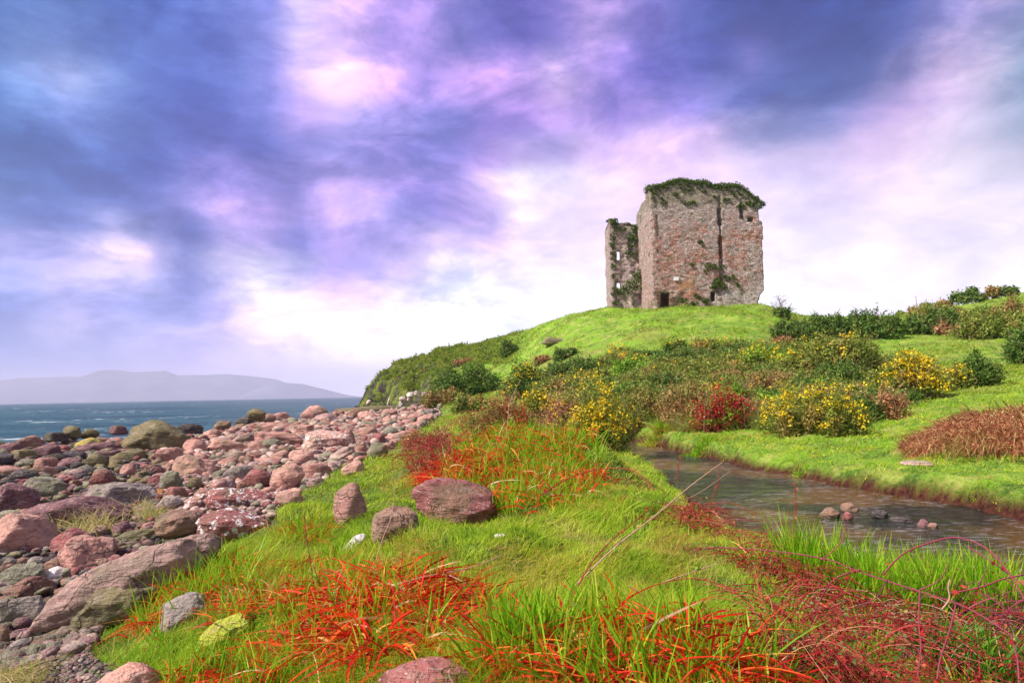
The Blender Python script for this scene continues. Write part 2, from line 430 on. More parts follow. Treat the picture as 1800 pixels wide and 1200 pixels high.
# castle plateau kept level
# stream channel
sdS = inpoly(GX, GY, STREAM)
sdSn = sdS + fbm(GX / 0.7, GY / 0.7, 41) * 0.75
bank = np.clip(sdSn / 0.34, 0, 1) ** (0.55 + 0.5 * vnoise(GX / .9, GY / .9, 43))
nat = np.maximum(GZ, WZ + 0.14)
lowb = np.clip(1 - sdSn / 1.6, 0, 1)
bed = WZ - 0.06 - np.clip(-sdSn * 0.35, 0, 0.28)
near_s = (sdS < 6)
GZ = np.where(near_s, np.where(sdSn < 0, bed + 0.03 * fbm(GX / .2, GY / .2, 5), (WZ - 0.05) * (1 - bank) + np.maximum(nat, WZ + 0.1) * bank), GZ)
mE = np.where(near_s, np.clip(1 - (sdSn - 0.12) / 0.16, 0, 1), 0)
TV = np.stack([GX, GY, GZ], 2).reshape(-1, 3)


def H(x, y):
    x = np.asarray(x, float); y = np.asarray(y, float)
    a = (np.arctan2(x, y) + AZR) / (2 * AZR) * (NA - 1)
    r = (np.log(np.maximum(np.hypot(x, y), D0)) - lnd[0]) / (lnd[1] - lnd[0])
    a = np.clip(a, 0, NA - 1.001); r = np.clip(r, 0, ND - 1.001)
    ai = a.astype(int); ri = r.astype(int); fa = a - ai; fr = r - ri
    return (GZ[ri, ai] * (1 - fa) + GZ[ri, ai + 1] * fa) * (1 - fr) + (GZ[ri + 1, ai] * (1 - fa) + GZ[ri + 1, ai + 1] * fa) * fr


def MB(x, y):
    a = np.clip((np.arctan2(x, y) + AZR) / (2 * AZR) * (NA - 1), 0, NA - 1).astype(int)
    r = np.clip((np.log(np.maximum(np.hypot(x, y), D0)) - lnd[0]) / (lnd[1] - lnd[0]), 0, ND - 1).astype(int)
    return mB[r, a]


_HD = np.exp(np.linspace(math.log(2.2), math.log(400), 900))


def hit(px, py, dmin=2.2):
    """first ground point seen through a photo pixel"""
    r = ray(float(px), float(py))
    ds = _HD[_HD >= dmin]
    x = r[0] * ds; y = r[1] * ds; z = EYE[2] + r[2] * ds
    below = z < H(x, y)
    i = int(np.argmax(below)) if below.any() else len(ds) - 1
    d = ds[i]
    if i > 0:
        lo, hi = ds[i - 1], ds[i]
        for _ in range(12):
            m = (lo + hi) / 2
            if EYE[2] + r[2] * m < H(r[0] * m, r[1] * m): hi = m
            else: lo = m
        d = hi
    return np.array([r[0] * d, r[1] * d, H(r[0] * d, r[1] * d)]), d


idx = np.arange(ND * NA).reshape(ND, NA)
q = np.stack([idx[:-1, :-1], idx[:-1, 1:], idx[1:, 1:], idx[1:, :-1]], -1).reshape(-1, 4)
tme = mesh_np('ground', TV, [q], smooth=True)
setattr_f(tme, 'beach', mB.ravel()); setattr_f(tme, 'earth', mE.ravel()); setattr_f(tme, 'cliff', mC.ravel())
setattr_f(tme, 'thatch_shade', (np.clip((24 - GR) / 10, 0, 1) * np.clip((9 - GX) / 3 + (12 - GR) / 3, 0, 1)).ravel())

gm, g = newmat('ground_mat')
pos = g.n('ShaderNodeNewGeometry').outputs['Position']
nrm = g.n('ShaderNodeNewGeometry').outputs['Normal']
A = lambda nm: g.n('ShaderNodeAttribute', attribute_name=nm).outputs['Fac']
nA = g.noise(pos, 0.35, 4); nBm = g.noise(pos, 1.7, 5, 0.65); nCf = g.noise(pos, 9.0, 4, 0.7); nD = g.noise(g.map(pos, scale=(1, 1, 1), loc=(30, 5, 2)), 0.12, 3)
grass = g.ramp(nBm, [(0.30, (0.035, 0.085, 0.012)), (0.45, (0.10, 0.21, 0.02)), (0.58, (0.20, 0.34, 0.035)), (0.72, (0.34, 0.38, 0.08))])
grass = g.mix(g.sm(nA, 0.42, 0.62), grass, (0.20, 0.38, 0.02))
grass = g.mix(g.m('MULTIPLY', g.sm(nCf, 0.45, 0.7), 0.55), grass, (0.32, 0.38, 0.10))
grass = g.mix(g.m('MULTIPLY', g.sm(nCf, 0.50, 0.30), 0.6), grass, (0.05, 0.09, 0.015))
grass = g.mix(g.m('MULTIPLY', g.sm(g.noise(pos, 0.9, 6, 0.7), 0.50, 0.62), 0.6), grass, (0.44, 0.42, 0.12))
grass = g.mix(g.m('MULTIPLY', g.sm(nD, 0.52, 0.66), 0.45), grass, (0.30, 0.25, 0.08))
pebb = g.ramp(g.noise(pos, 6, 3), [(0.3, (0.035, 0.028, 0.035)), (0.5, (0.09, 0.065, 0.07)), (0.7, (0.17, 0.11, 0.12))])
earth = g.ramp(nCf, [(0.3, (0.02, 0.008, 0.006)), (0.6, (0.10, 0.03, 0.02)), (0.8, (0.16, 0.09, 0.03))])
rock = g.ramp(g.noise(g.map(pos, scale=(1.2, .7, .35)), 0.9, 6, 0.7), [(0.36, (0.02, 0.018, 0.015)), (0.47, (0.07, 0.055, 0.05)), (0.53, (0.08, 0.12, 0.02)), (0.60, (0.16, 0.19, 0.03)), (0.68, (0.28, 0.16, 0.08)), (0.76, (0.07, 0.10, 0.02))])
thatch_shade = g.ramp(nCf, [(0.3, (0.03, 0.05, 0.010)), (0.5, (0.08, 0.13, 0.018)), (0.7, (0.20, 0.20, 0.05))])  # thatch colour, darkened to paint shade into the gaps between near blades
col = g.mix(g.m('MULTIPLY', A('thatch_shade'), 0.85), grass, thatch_shade)
col = g.mix(A('beach'), col, pebb)
col = g.mix(A('cliff'), col, rock)
col = g.mix(A('earth'), col, earth)
bmp = g.n('ShaderNodeBump', {'Strength': 0.9, 'Distance': 0.12, 'Height': g.m('ADD', nCf, g.m('MULTIPLY', nBm, 1.5))})
bs = g.n('ShaderNodeBsdfPrincipled', {'Base Color': col, 'Roughness': 0.95, 'Normal': bmp.outputs[0], 'Specular IOR Level': 0.15})
g.out(bs.outputs[0])
tag(link('ground', tme, gm), kind='structure')

# ------------------------------------------------------------------ sea
sm_, s = newmat('sea_mat')
pos = s.n('ShaderNodeNewGeometry').outputs['Position']
w1 = s.noise(s.map(pos, scale=(0.10, 0.22, 1), rot=(0, 0, .35)), 1.0, 6, 0.62)
w2 = s.noise(s.map(pos, scale=(0.55, 1.2, 1), rot=(0, 0, -.3)), 1.0, 5, 0.65)
w3 = s.noise(s.map(pos, scale=(0.012, 0.035, 1)), 1.0, 5, 0.6)
foam = s.sm(s.m('ADD', w1, s.m('MULTIPLY', w3, 0.45)), 0.84, 0.90)
foam = s.n('ShaderNodeAttribute', attribute_name='foam').outputs['Fac']
deep = s.mix(s.sm(w3, 0.40, 0.62), (0.012, 0.055, 0.070), (0.035, 0.11, 0.12))
basec = s.mix(foam, deep, (0.75, 0.75, 0.80))
hgt = s.m('ADD', s.m('MULTIPLY', w1, 1.0), s.m('MULTIPLY', w2, 0.25))
bmp = s.n('ShaderNodeBump', {'Strength': 0.8, 'Distance': 1.0, 'Height': hgt})
bs = s.n('ShaderNodeBsdfPrincipled', {'Base Color': basec, 'Roughness': 0.38, 'IOR': 1.33, 'Specular IOR Level': 0.28, 'Normal': bmp.outputs[0]})
s.out(bs.outputs[0])
sa_g = np.radians(np.concatenate([np.linspace(-88, -44, 50), np.linspace(-43.9, 3, 640), np.linspace(4, 88, 60)]))
sr_g = np.concatenate([np.exp(np.linspace(math.log(26), math.log(1500), 900)), np.geomspace(1530, 11900, 60)])
SA, SR = np.meshgrid(sa_g, sr_g); SX = np.sin(SA) * SR; SY = np.cos(SA) * SR
ca_, sb_ = math.cos(.5), math.sin(.5); WX = SX * ca_ + SY * sb_; WY = -SX * sb_ + SY * ca_
crest = 1 - np.abs(fbm(WX / 7.0, WY / 3.2, 77, 3) * 2.6)
crest2 = 1 - np.abs(fbm(WX / 22.0, WY / 9.0, 79, 3) * 2.4)
sz = (crest * 0.20 + crest2 * 0.26 + fbm(WX / 1.6, WY / 1.0, 78, 2) * 0.10 - 0.34) * np.clip(1 - (SR - 500) / 1000, 0.0, 1)
idx = np.arange(SX.size).reshape(SX.shape)
q = np.stack([idx[:-1, :-1], idx[:-1, 1:], idx[1:, 1:], idx[1:, :-1]], -1).reshape(-1, 4)
sme = mesh_np('sea', np.stack([SX, SY, sz], 2).reshape(-1, 3), [q], True)
setattr_f(sme, 'foam', (np.clip((crest * .5 + crest2 * .5 + .25 * fbm(WX / 40, WY / 25, 80) - 0.965) / 0.04, 0, 1) * np.clip(fbm(WX / 1.1, WY / 1.1, 81) * 4 + .5, 0, 1)).ravel())
tag(link('sea', sme, sm_), kind='structure')

# ------------------------------------------------------------------ far mountains across the bay
mm, m_ = newmat('mountain_mat')
pos = m_.n('ShaderNodeNewGeometry').outputs['Position']
mc = m_.ramp(m_.noise(pos, 0.004, 5), [(0.35, (0.13, 0.13, 0.24)), (0.65, (0.19, 0.18, 0.28))])  # pale lavender: part of the distance haze is put into the colour
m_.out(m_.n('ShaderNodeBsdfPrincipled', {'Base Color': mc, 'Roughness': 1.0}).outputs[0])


def ridge(name, prof, dist, depth, seed):
    pxs = np.arange(prof[0][0], prof[-1][0] + 1, 6.0)
    pys = np.interp(pxs, [p[0] for p in prof], [p[1] for p in prof])
    pys = pys + (fbm(pxs / 30, pxs * 0 + seed, seed) * 3.0)
    top = at(pxs, pys, np.full(len(pxs), float(dist)))
    top[:, 2] = np.maximum(top[:, 2], 1)
    ks = np.linspace(-1, 1, 25)
    V = []
    for k in ks:
        p = top.copy(); rr = (dist + k * depth) / dist
        p[:, 0] *= rr; p[:, 1] *= rr
        prf = (1 - abs(k)) ** 0.9
        p[:, 2] = top[:, 2] * prf * (1 + 0.25 * fbm(p[:, 0] / 260, p[:, 1] / 260, seed + 3)) - 3
        if k == 0: p[:, 2] = top[:, 2]
        V.append(p)
    V = np.array(V); idx = np.arange(V.shape[0] * V.shape[1]).reshape(V.shape[:2])
    q = np.stack([idx[:-1, :-1], idx[:-1, 1:], idx[1:, 1:], idx[1:, :-1]], -1).reshape(-1, 4)
    return tag(link(name, mesh_np(name, V.reshape(-1, 3), [q], True), mm), kind='structure')


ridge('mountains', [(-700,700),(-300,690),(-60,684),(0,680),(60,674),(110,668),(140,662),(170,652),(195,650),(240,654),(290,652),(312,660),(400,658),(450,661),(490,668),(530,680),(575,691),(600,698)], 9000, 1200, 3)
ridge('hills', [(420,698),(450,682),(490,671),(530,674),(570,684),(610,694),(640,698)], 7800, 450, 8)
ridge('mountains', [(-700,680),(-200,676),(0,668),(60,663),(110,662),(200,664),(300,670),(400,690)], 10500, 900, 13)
# ------------------------------------------------------------------ stream water
wm, s = newmat('stream_mat')
pos = s.n('ShaderNodeNewGeometry').outputs['Position']
r1 = s.noise(s.map(pos, scale=(1.0, 2.2, 1), rot=(0, 0, -0.55)), 1.3, 5, 0.6)
r2 = s.noise(s.map(pos, scale=(1.5, 5.0, 1), rot=(0, 0, -0.55)), 2.2, 5, 0.7, dist=0.6)
big = s.noise(pos, 0.32, 3)
deepc = s.mix(s.sm(big, 0.46, 0.62), (0.018, 0.020, 0.010), (0.15, 0.075, 0.010))
deepc = s.mix(s.m('MULTIPLY', s.sm(r1, 0.5, 0.7), 0.5), deepc, (0.05, 0.08, 0.015))
riffle_refl = s.m('MULTIPLY', s.sm(r2, 0.50, 0.64), s.m('ADD', 0.25, s.sm(big, 0.42, 0.55)), clamp=True)
deepc = s.mix(s.m('MULTIPLY', riffle_refl, 0.42), deepc, (0.60, 0.56, 0.66))  # pale riffles, with sky reflection painted into the water colour too
bmp = s.n('ShaderNodeBump', {'Strength': 1.0, 'Distance': 0.17, 'Height': s.m('ADD', r1, s.m('MULTIPLY', r2, 0.8))})
bs = s.n('ShaderNodeBsdfPrincipled', {'Base Color': deepc, 'Roughness': 0.10, 'IOR': 1.36, 'Specular IOR Level': 0.7, 'Normal': bmp.outputs[0]})
s.out(bs.outputs[0])
lo = STREAM.min(0) - 1.2; hi = STREAM.max(0) + 1.2
gx, gy = np.meshgrid(np.arange(lo[0], hi[0], 0.16), np.arange(lo[1], hi[1], 0.16))
sd = inpoly(gx, gy, STREAM)
gz = WZ + 0.03 * fbm(gx / .5, gy / .3, 61) + 0.0 * gx
ok = sd < 0.75
idx = np.arange(gx.size).reshape(gx.shape)
q = np.stack([idx[:-1, :-1], idx[:-1, 1:], idx[1:, 1:], idx[1:, :-1]], -1).reshape(-1, 4)
q = q[ok.ravel()[q].all(1)]
used = np.unique(q); remap = np.zeros(gx.size, int); remap[used] = np.arange(len(used))
tag(link('stream', mesh_np('stream', np.stack([gx, gy, gz], 2).reshape(-1, 3)[used], [remap[q]], True), wm), kind='structure')

# ------------------------------------------------------------------ leaf / blade helpers
def ribbons(base, dirv, L, W, bend, segs=3, facing=None, taper=0.8, mid=0.0):
    """blades: base(N,3) dirv(N,3) unit, L(N) W(N) bend(N,3) tip offset in lengths"""
    N = len(base)
    if facing is None:
        a = rng.uniform(0, 2 * np.pi, N); facing = np.stack([np.cos(a), np.sin(a), np.zeros(N)], 1)
    side = np.cross(dirv, facing); side /= np.linalg.norm(side, axis=1)[:, None] + 1e-9
    cols = []
    for i in range(segs + 1):
        t = i / segs
        c = base + dirv * (L * t)[:, None] + bend * (L * t * t)[:, None]
        wv = W * (max(0.0, 1 - t) ** taper) * (1 if mid == 0 else (mid + (1 - mid) * math.sin(math.pi * min(1, t + 0.2))))
        if i < segs:
            cols.append(c - side * (wv / 2)[:, None]); cols.append(c + side * (wv / 2)[:, None])
        else:
            cols.append(c)
    k = 2 * segs + 1
    V = np.stack(cols, 1).reshape(-1, 3)
    o = (np.arange(N) * k)[:, None]
    quads = [o + np.array([[2 * i, 2 * i + 1, 2 * i + 3, 2 * i + 2]]) for i in range(segs - 1)]
    tri = o + np.array([[2 * segs - 2, 2 * segs - 1, 2 * segs]])
    Fq = np.concatenate(quads) if quads else np.zeros((0, 4), int)
    return V, Fq, tri


def leaves(C, Nn, size, aspect=1.6):
    """diamond leaves at centres C facing Nn"""
    N = len(C); size = np.broadcast_to(size, (N,))
    r = rng.normal(size=(N, 3)); a = np.cross(Nn, r); a /= np.linalg.norm(a, axis=1)[:, None] + 1e-9
    b = np.cross(Nn, a); b /= np.linalg.norm(b, axis=1)[:, None] + 1e-9
    s_ = size[:, None]
    V = np.stack([C - a * s_ * aspect / 2, C + b * s_ / 2 + a * s_ * .1, C + a * s_ * aspect / 2, C - b * s_ / 2 + a * s_ * .1], 1).reshape(-1, 3)
    return V, np.arange(N * 4).reshape(N, 4)


def join(parts):
    """parts: list of (V,[faces...]) -> V, faces grouped by size"""
    o = 0; Vs = []; by = {}
    for V, fs in parts:
        for f in fs:
            if len(f): by.setdefault(f.shape[1], []).append(f + o)
        Vs.append(V); o += len(V)
    return np.concatenate(Vs), [np.concatenate(v) for v in by.values()]


def tube(pts, r0, r1, sides=6, smooth_n=0):
    pts = np.asarray(pts, float)
    if smooth_n:
        n = len(pts); t = np.linspace(0, n - 1, smooth_n)
        # catmull-rom
        out = []
        for tt in t:
            i = min(int(tt), n - 2); f = tt - i
            p0 = pts[max(i - 1, 0)]; p1 = pts[i]; p2 = pts[i + 1]; p3 = pts[min(i + 2, n - 1)]
            out.append(0.5 * (2 * p1 + (p2 - p0) * f + (2 * p0 - 5 * p1 + 4 * p2 - p3) * f * f + (-p0 + 3 * p1 - 3 * p2 + p3) * f ** 3))
        pts = np.array(out)
    n = len(pts); T = np.gradient(pts, axis=0); T /= np.linalg.norm(T, axis=1)[:, None] + 1e-9
    ref = np.array([0.13, 0.2, 0.97]); A_ = np.cross(T, ref); A_ /= np.linalg.norm(A_, axis=1)[:, None] + 1e-9
    B_ = np.cross(T, A_)
    rad = np.linspace(r0, r1, n)[:, None, None]
    an = np.linspace(0, 2 * np.pi, sides, endpoint=False)
    V = pts[:, None, :] + rad * (np.cos(an)[None, :, None] * A_[:, None] + np.sin(an)[None, :, None] * B_[:, None])
    i = np.arange(n - 1)[:, None] * sides; j = np.arange(sides)[None]
    q = np.stack([i + j, i + (j + 1) % sides, i + sides + (j + 1) % sides, i + sides + j], -1).reshape(-1, 4)
    cap = np.arange(sides)[None, :]
    return V.reshape(-1, 3), [q, cap[:, ::-1] + 0, cap + (n - 1) * sides], pts


def plantmat(name, stops, rough=0.6, trans=0.35, posvar=None):
    m, g = newmat(name)
    geo = g.n('ShaderNodeNewGeometry')
    rp = geo.outputs['Random Per Island']
    c = g.ramp(rp, stops)
    if posvar:
        sc, colr_, lo_, hi_, amt = posvar
        c = g.mix(g.m('MULTIPLY', g.sm(g.noise(geo.outputs['Position'], sc, 3), lo_, hi_), amt), c, colr_)
    d = g.n('ShaderNodeBsdfPrincipled', {'Base Color': c, 'Roughness': rough, 'Specular IOR Level': 0.25})
    t = g.n('ShaderNodeBsdfTranslucent', {'Color': c})
    g.out(g.n('ShaderNodeMixShader', {0: trans, 1: d.outputs[0], 2: t.outputs[0]}).outputs[0])
    return m


# ------------------------------------------------------------------ castle
cw, g = newmat('castle_stone')
geo = g.n('ShaderNodeNewGeometry'); pos = g.n('ShaderNodeTexCoord').outputs['Object']
nseed = g.noise(pos, 1.1, 3, col=True)
jit = g.n('ShaderNodeVectorMath', {0: pos, 1: g.n('ShaderNodeVectorMath', {0: nseed, 3: 0.25}, operation='SCALE').outputs[0]}, operation='ADD').outputs[0]
vor = g.n('ShaderNodeTexVoronoi', {'Vector': g.map(jit, scale=(3.1, 3.1, 6.8)), 'Scale': 1.0, 'Randomness': 0.9}, feature='F1')
vd = g.n('ShaderNodeTexVoronoi', {'Vector': g.map(jit, scale=(3.1, 3.1, 6.8)), 'Scale': 1.0, 'Randomness': 0.9}, feature='DISTANCE_TO_EDGE')
stone = g.n('ShaderNodeSeparateColor', {0: vor.outputs['Color']})
v1 = stone.outputs[0]; v2 = stone.outputs[1]
greyc = g.ramp(v1, [(0.0, (0.44, 0.31, 0.30)), (0.4, (0.60, 0.44, 0.42)), (0.75, (0.72, 0.55, 0.53)), (1.0, (0.84, 0.72, 0.70))])
redc = g.ramp(v1, [(0.0, (0.44, 0.18, 0.14)), (0.5, (0.68, 0.28, 0.22)), (0.85, (0.76, 0.44, 0.37)), (1.0, (0.76, 0.58, 0.52))])
xyz = g.n('ShaderNodeSeparateXYZ', {0: pos}); X_, Y_, Z_ = xyz.outputs
patch = g.noise(pos, 0.42, 4, 0.62)
patch2 = g.noise(g.map(pos, loc=(7, 3, 1)), 0.55, 4, 0.65)
zl = g.m('SUBTRACT', 1.0, g.sm(Z_, 3.0, 12.5))
redf = g.m('ADD', g.sm(patch, 0.44, 0.58), g.m('MULTIPLY', zl, g.m('MULTIPLY', g.m('SUBTRACT', 1.0, g.sm(X_, 3.0, 9.0)), 0.55)), clamp=True)
redf = g.m('MULTIPLY', redf, g.m('MULTIPLY', g.m('SUBTRACT', 1.0, g.sm(Z_, 10.5, 12.5)), g.sm(X_, -0.6, 0.6)))
redf = g.m('MULTIPLY', redf, g.m('ADD', g.m('MULTIPLY', g.sm(v2, 0.1, 0.5), 0.75), 0.25), clamp=True)
c = g.mix(redf, greyc, redc)
org = g.m('MULTIPLY', g.m('SUBTRACT', 1.0, g.sm(g.m('ABSOLUTE', g.m('SUBTRACT', X_, 4.0)), 0.5, 1.6)), g.m('SUBTRACT', 1.0, g.sm(g.m('ABSOLUTE', g.m('SUBTRACT', Z_, 2.8)), 0.6, 2.0)))
c = g.mix(g.m('MULTIPLY', g.m('MULTIPLY', org, 0.6), g.sm(patch2, 0.38, 0.55)), c, (0.80, 0.32, 0.05))
pale = g.m('MULTIPLY', g.m('MULTIPLY', g.sm(X_, 5.5, 8.0), g.m('SUBTRACT', 1.0, g.sm(Z_, 1.6, 3.4))), g.sm(v2, 0.28, 0.42))
c = g.mix(pale, c, (0.78, 0.66, 0.64))
speck = g.sm(v2, 0.90, 0.95)
c = g.mix(g.m('MULTIPLY', speck, 0.9), c, (0.72, 0.60, 0.58))
mossn = g.noise(g.map(pos, loc=(3, 9, 5)), 0.9, 5, 0.7)
mossz = g.m('ADD', g.sm(mossn, 0.56, 0.66), g.m('MULTIPLY', g.sm(g.m('ADD', Z_, g.m('MULTIPLY', mossn, 5.0)), 14.3, 16.0), 0.5), clamp=True)
low = g.m('MULTIPLY', g.m('SUBTRACT', 1.0, g.sm(Z_, 0.6, 1.8)), g.sm(mossn, 0.46, 0.58))
mossz = g.m('MAXIMUM', mossz, g.m('MULTIPLY', low, 0.8))
c = g.mix(g.m('MULTIPLY', mossz, 0.8), c, g.ramp(v1, [(0, (0.09, 0.11, 0.025)), (1, (0.26, 0.26, 0.08))]))
mort = g.sm(vd.outputs['Distance'], 0.10, 0.02)
c = g.mix(g.m('MULTIPLY', mort, 0.5), c, (0.15, 0.115, 0.095))
fine = g.noise(pos, 14.0, 4, 0.7)
c = g.mix(g.m('MULTIPLY', g.sm(fine, 0.55, 0.35), 0.35), c, (0.09, 0.07, 0.06))
hb = g.m('ADD', g.m('MULTIPLY', g.sm(vd.outputs['Distance'], 0.0, 0.14), 0.6), g.m('MULTIPLY', fine, 0.6))
bmp = g.n('ShaderNodeBump', {'Strength': 1.0, 'Distance': 0.16, 'Height': hb})
g.out(g.n('ShaderNodeBsdfPrincipled', {'Base Color': c, 'Roughness': 0.95, 'Normal': bmp.outputs[0], 'Specular IOR Level': 0.1}).outputs[0])

CY = 84.0
org0 = atY(1149.0, 537.0, CY)
CX0, CZ0 = org0[0], H(org0[0], CY) - 0.0
mpp = CY / 1200.0 / math.cos(PITCH) * 1.0


def fz(px, py, Y=CY):
    p = atY(float(px), float(py), Y); return p[0] - CX0, p[2] - CZ0


def gridwall(name, u0, u1, z0, z1, inside, recess, place, thick, parent, res=0.14, amp=0.10, mat=cw):
    """wall in its own (u,z) plane; inside(u,z)->bool, recess(u,z)->depth, place(u,z,depth)->xyz"""
    nu = int((u1 - u0) / res) + 1; nz = int((z1 - z0) / res) + 1
    U, W_ = np.meshgrid(np.linspace(u0, u1, nu + 1), np.linspace(z0, z1, nz + 1))
    cu = (U[:-1, :-1] + U[1:, 1:]) / 2; cz = (W_[:-1, :-1] + W_[1:, 1:]) / 2
    ins = inside(cu, cz)
    ju = (fbm(U * 3.1, W_ * 3.1, 5) * res * 1.2); jz = (fbm(U * 3.3 + 9, W_ * 3.3, 6) * res * 1.2)
    rel = fbm(U * 1.6, W_ * 3.4, 7, 4) * amp * 2 + fbm(U * .3, W_ * .3, 8, 2) * amp * 2.2
    dep = recess(U, W_) + rel
    Vf = place(U + ju, W_ + jz, dep); Vb = place(U + ju, W_ + jz, thick + rel * 0.6)
    idx = np.arange(U.size).reshape(U.shape); off = U.size
    a, b, c_, d_ = idx[:-1, :-1], idx[:-1, 1:], idx[1:, 1:], idx[1:, :-1]
    qs = [np.stack([a, b, c_, d_], -1)[ins], np.stack([d_, c_, b, a], -1)[ins] + off]
    pad = np.pad(ins, 1)
    core = pad[1:-1, 1:-1]
    for (nb, e0, e1) in ((pad[:-2, 1:-1], a, b), (pad[2:, 1:-1], c_, d_), (pad[1:-1, :-2], d_, a), (pad[1:-1, 2:], b, c_)):
        m = core & ~nb
        qs.append(np.stack([e1[m], e0[m], e0[m] + off, e1[m] + off], -1))
    V = np.concatenate([Vf.reshape(-1, 3), Vb.reshape(-1, 3)])
    q = np.concatenate(qs); used = np.unique(q); rm = np.zeros(len(V), int); rm[used] = np.arange(len(used))
    return link(name, mesh_np(name, V[used], [rm[q]], False), mat, parent)


tower = empty('castle_tower', (CX0, CY, CZ0), label='ruined red and grey stone castle tower on the green hilltop above the beach', cat='castle')
top_px = [(1140,330),(1149,328),(1160,327),(1172,323),(1182,318),(1200,316),(1216,320),(1240,321),(1256,328),(1262,326),(1280,326),(1298,326),(1308,333),(1322,345),(1336,355),(1345,360)]
tu = np.array([fz(*p)[0] for p in top_px]); tz = np.array([fz(*p)[1] for p in top_px])
rt_px = [(1337,350),(1336,362),(1334,364),(1334,388),(1340,390),(1341,450),(1343,500),(1343,510),(1337,518),(1333,527),(1332,560)]
rz = np.array([fz(*p)[1] for p in rt_px])[::-1]; ru = np.array([fz(*p)[0] for p in rt_px])[::-1]
WD = fz(1343, 480)[0]


def box_in(u, z, x0, y0, x1, y1, Y=CY):
    a, zb = fz(x0, y1, Y); b, zt = fz(x1, y0, Y)
    return (u > a) & (u < b) & (z > zb) & (z < zt)


def front_in(u, z):
    n = fbm(u * 1.1, z * 1.1, 91) * 0.5
    ok = (z < np.interp(u, tu, tz) + n * 0.6) & (u < np.interp(z, rz, ru) + n * 0.25) & (u > -0.02 + 0 * n)
    ok &= ~box_in(u, z, 1163, 513, 1178, 545)
    ok &= ~box_in(u, z, 1179, 513, 1186, 516)
    ok &= ~box_in(u, z, 1250, 512, 1256, 530)
    return ok


def front_rec(u, z):
    d = np.zeros_like(u)
    for x0, y0, x1, y1, dp in ((1262,366,1266.5,396,1.2),(1264.5,396,1267,416,.4),(1266,416,1270,452,1.2),(1267.5,452,1270,492,.35),(1302,360,1306,385,1.0),(1315.5,382,1322.5,390,1.3),(1264,342,1266,366,.25)):
        d = np.where(box_in(u, z, x0, y0, x1, y1), dp, d)
    # broken hollow round the foot of the crack
    cx, cz_ = fz(1267, 503); d = d + 0.75 * np.clip(1 - ((np.abs(u - cx) / 1.0) ** 2 + ((z - cz_) / 1.3) ** 2), 0, 1)
    # undercut at the foot of the left corner
    d = d + 0.7 * np.clip(1 - z / (1.9 + 0.5 * np.sin(u * 2)), 0, 1) * np.clip((4.5 - u) / 3, 0, 1) ** 0.4
    return d


Z0 = -1.2
gridwall('front_wall', 0, WD + 0.5, Z0, tz.max() + 0.8, front_in, front_rec,
         lambda u, z, d: np.stack([u, d, z], -1), 1.9, tower)
# side wall running back from the front-left corner, its top falling away
sY = np.array([0, 2.6, 2.61, 5.0, 6.8, 9.3, 9.6]) + CY
spx = [1149, 1140, 1140, 1133, 1130, 1124.5, 1124]; spy = [330, 334, 352, 358, 368, 378, 380]
stz = np.array([atY(float(a), float(b), yy)[2] - CZ0 for a, b, yy in zip(spx, spy, sY)])
sw_back = lambda z: 9.2 + 0.55 * np.sin(z * 0.55 + 1.0) + 0.3 * np.sin(z * 1.7)


def side_in(u, z):
    n = fbm(u * 1.1, z * 1.3, 71)
    return (z < np.interp(u, sY - CY, stz) + n * 0.5) & (u < sw_back(z) + n * 0.8)


gridwall('side_wall', 0.02, 10.4, Z0, tz.max() + 0.5, side_in, lambda u, z: 0.06 * np.clip(1 - z / 3, 0, 1) * 0,
         lambda u, z, d: np.stack([d - 0.03, u, z], -1), 0.85, tower, amp=0.08)
gridwall('side_wall', 1.7, 10.0, Z0, 13.0, lambda u, z: z < 12.0 + 1.6 * fbm(u, z, 3) - 0.25 * u, lambda u, z: 0 * u,
         lambda u, z, d: np.stack([WD - 0.35 - d * 0.9, u, z], -1), 1.6, tower, res=0.3)
gridwall('back_wall', 1.6, WD - 1.9, Z0, 10.5, lambda u, z: z < 9.2 + 2.0 * fbm(u * .7, z, 4), lambda u, z: 0 * u,
         lambda u, z, d: np.stack([u, 9.9 - d, z], -1), 1.4, tower, res=0.3)
# standing fragment of the far corner
FY = 92.5
ft_px = [(1060,392),(1066,390),(1071,387),(1078,390),(1086,395),(1105,393),(1112,398),(1126,402),(1135,404)]
fx0 = fz(1073, 480, FY)[0]; fx1 = fz(1131, 480, FY)[0]
ftu = np.array([fz(a, b, FY)[0] for a, b in ft_px]); ftz = np.array([fz(a, b, FY)[1] for a, b in ft_px])


def frag_in(u, z):
    ok = (z < np.interp(u, ftu, ftz) + fbm(u, z, 6) * 0.8)
    for b in ((1084.5, 440, 1090.5, 457), (1084.5, 495, 1090.5, 506)):
        ok &= ~box_in(u, z, *b, Y=FY)
    return ok


def frag_rec(u, z):
    d = 0.55 * fbm(u * .9, z * .5, 21, 3)
    d = np.where(box_in(u, z, 1106, 415, 1113, 446, FY), d + 0.6, d)
    d = d - 1.1 * np.clip(1 - z / 5.0, 0, 1) * np.clip((u - fx0 - 1.6) / 2.0, 0, 1)
    return d


gridwall('far_wall', fx0, fx1, Z0 - 1, ftz.max() + 0.6, frag_in, frag_rec,
         lambda u, z, d: np.stack([u, FY - CY + d, z], -1), 0.95, tower, amp=0.14)
fl_in = lambda u, z: (z < ftz.max() - 0.25 - 0.10 * u + 1.0 * fbm(u, z, 16)) & (u < 4.3 + 0.9 * fbm(u * .2, z * .7, 17))
gridwall('far_side_wall', 0, 4.7, Z0 - 1, ftz.max() + 0.6, fl_in, lambda u, z: -0.035 * np.clip(z, 0, 20) * 0,
         lambda u, z, d: np.stack([fx0 - 0.02 + d - 0.0 * u, FY - CY + u, z], -1), 0.75, tower, amp=0.10)
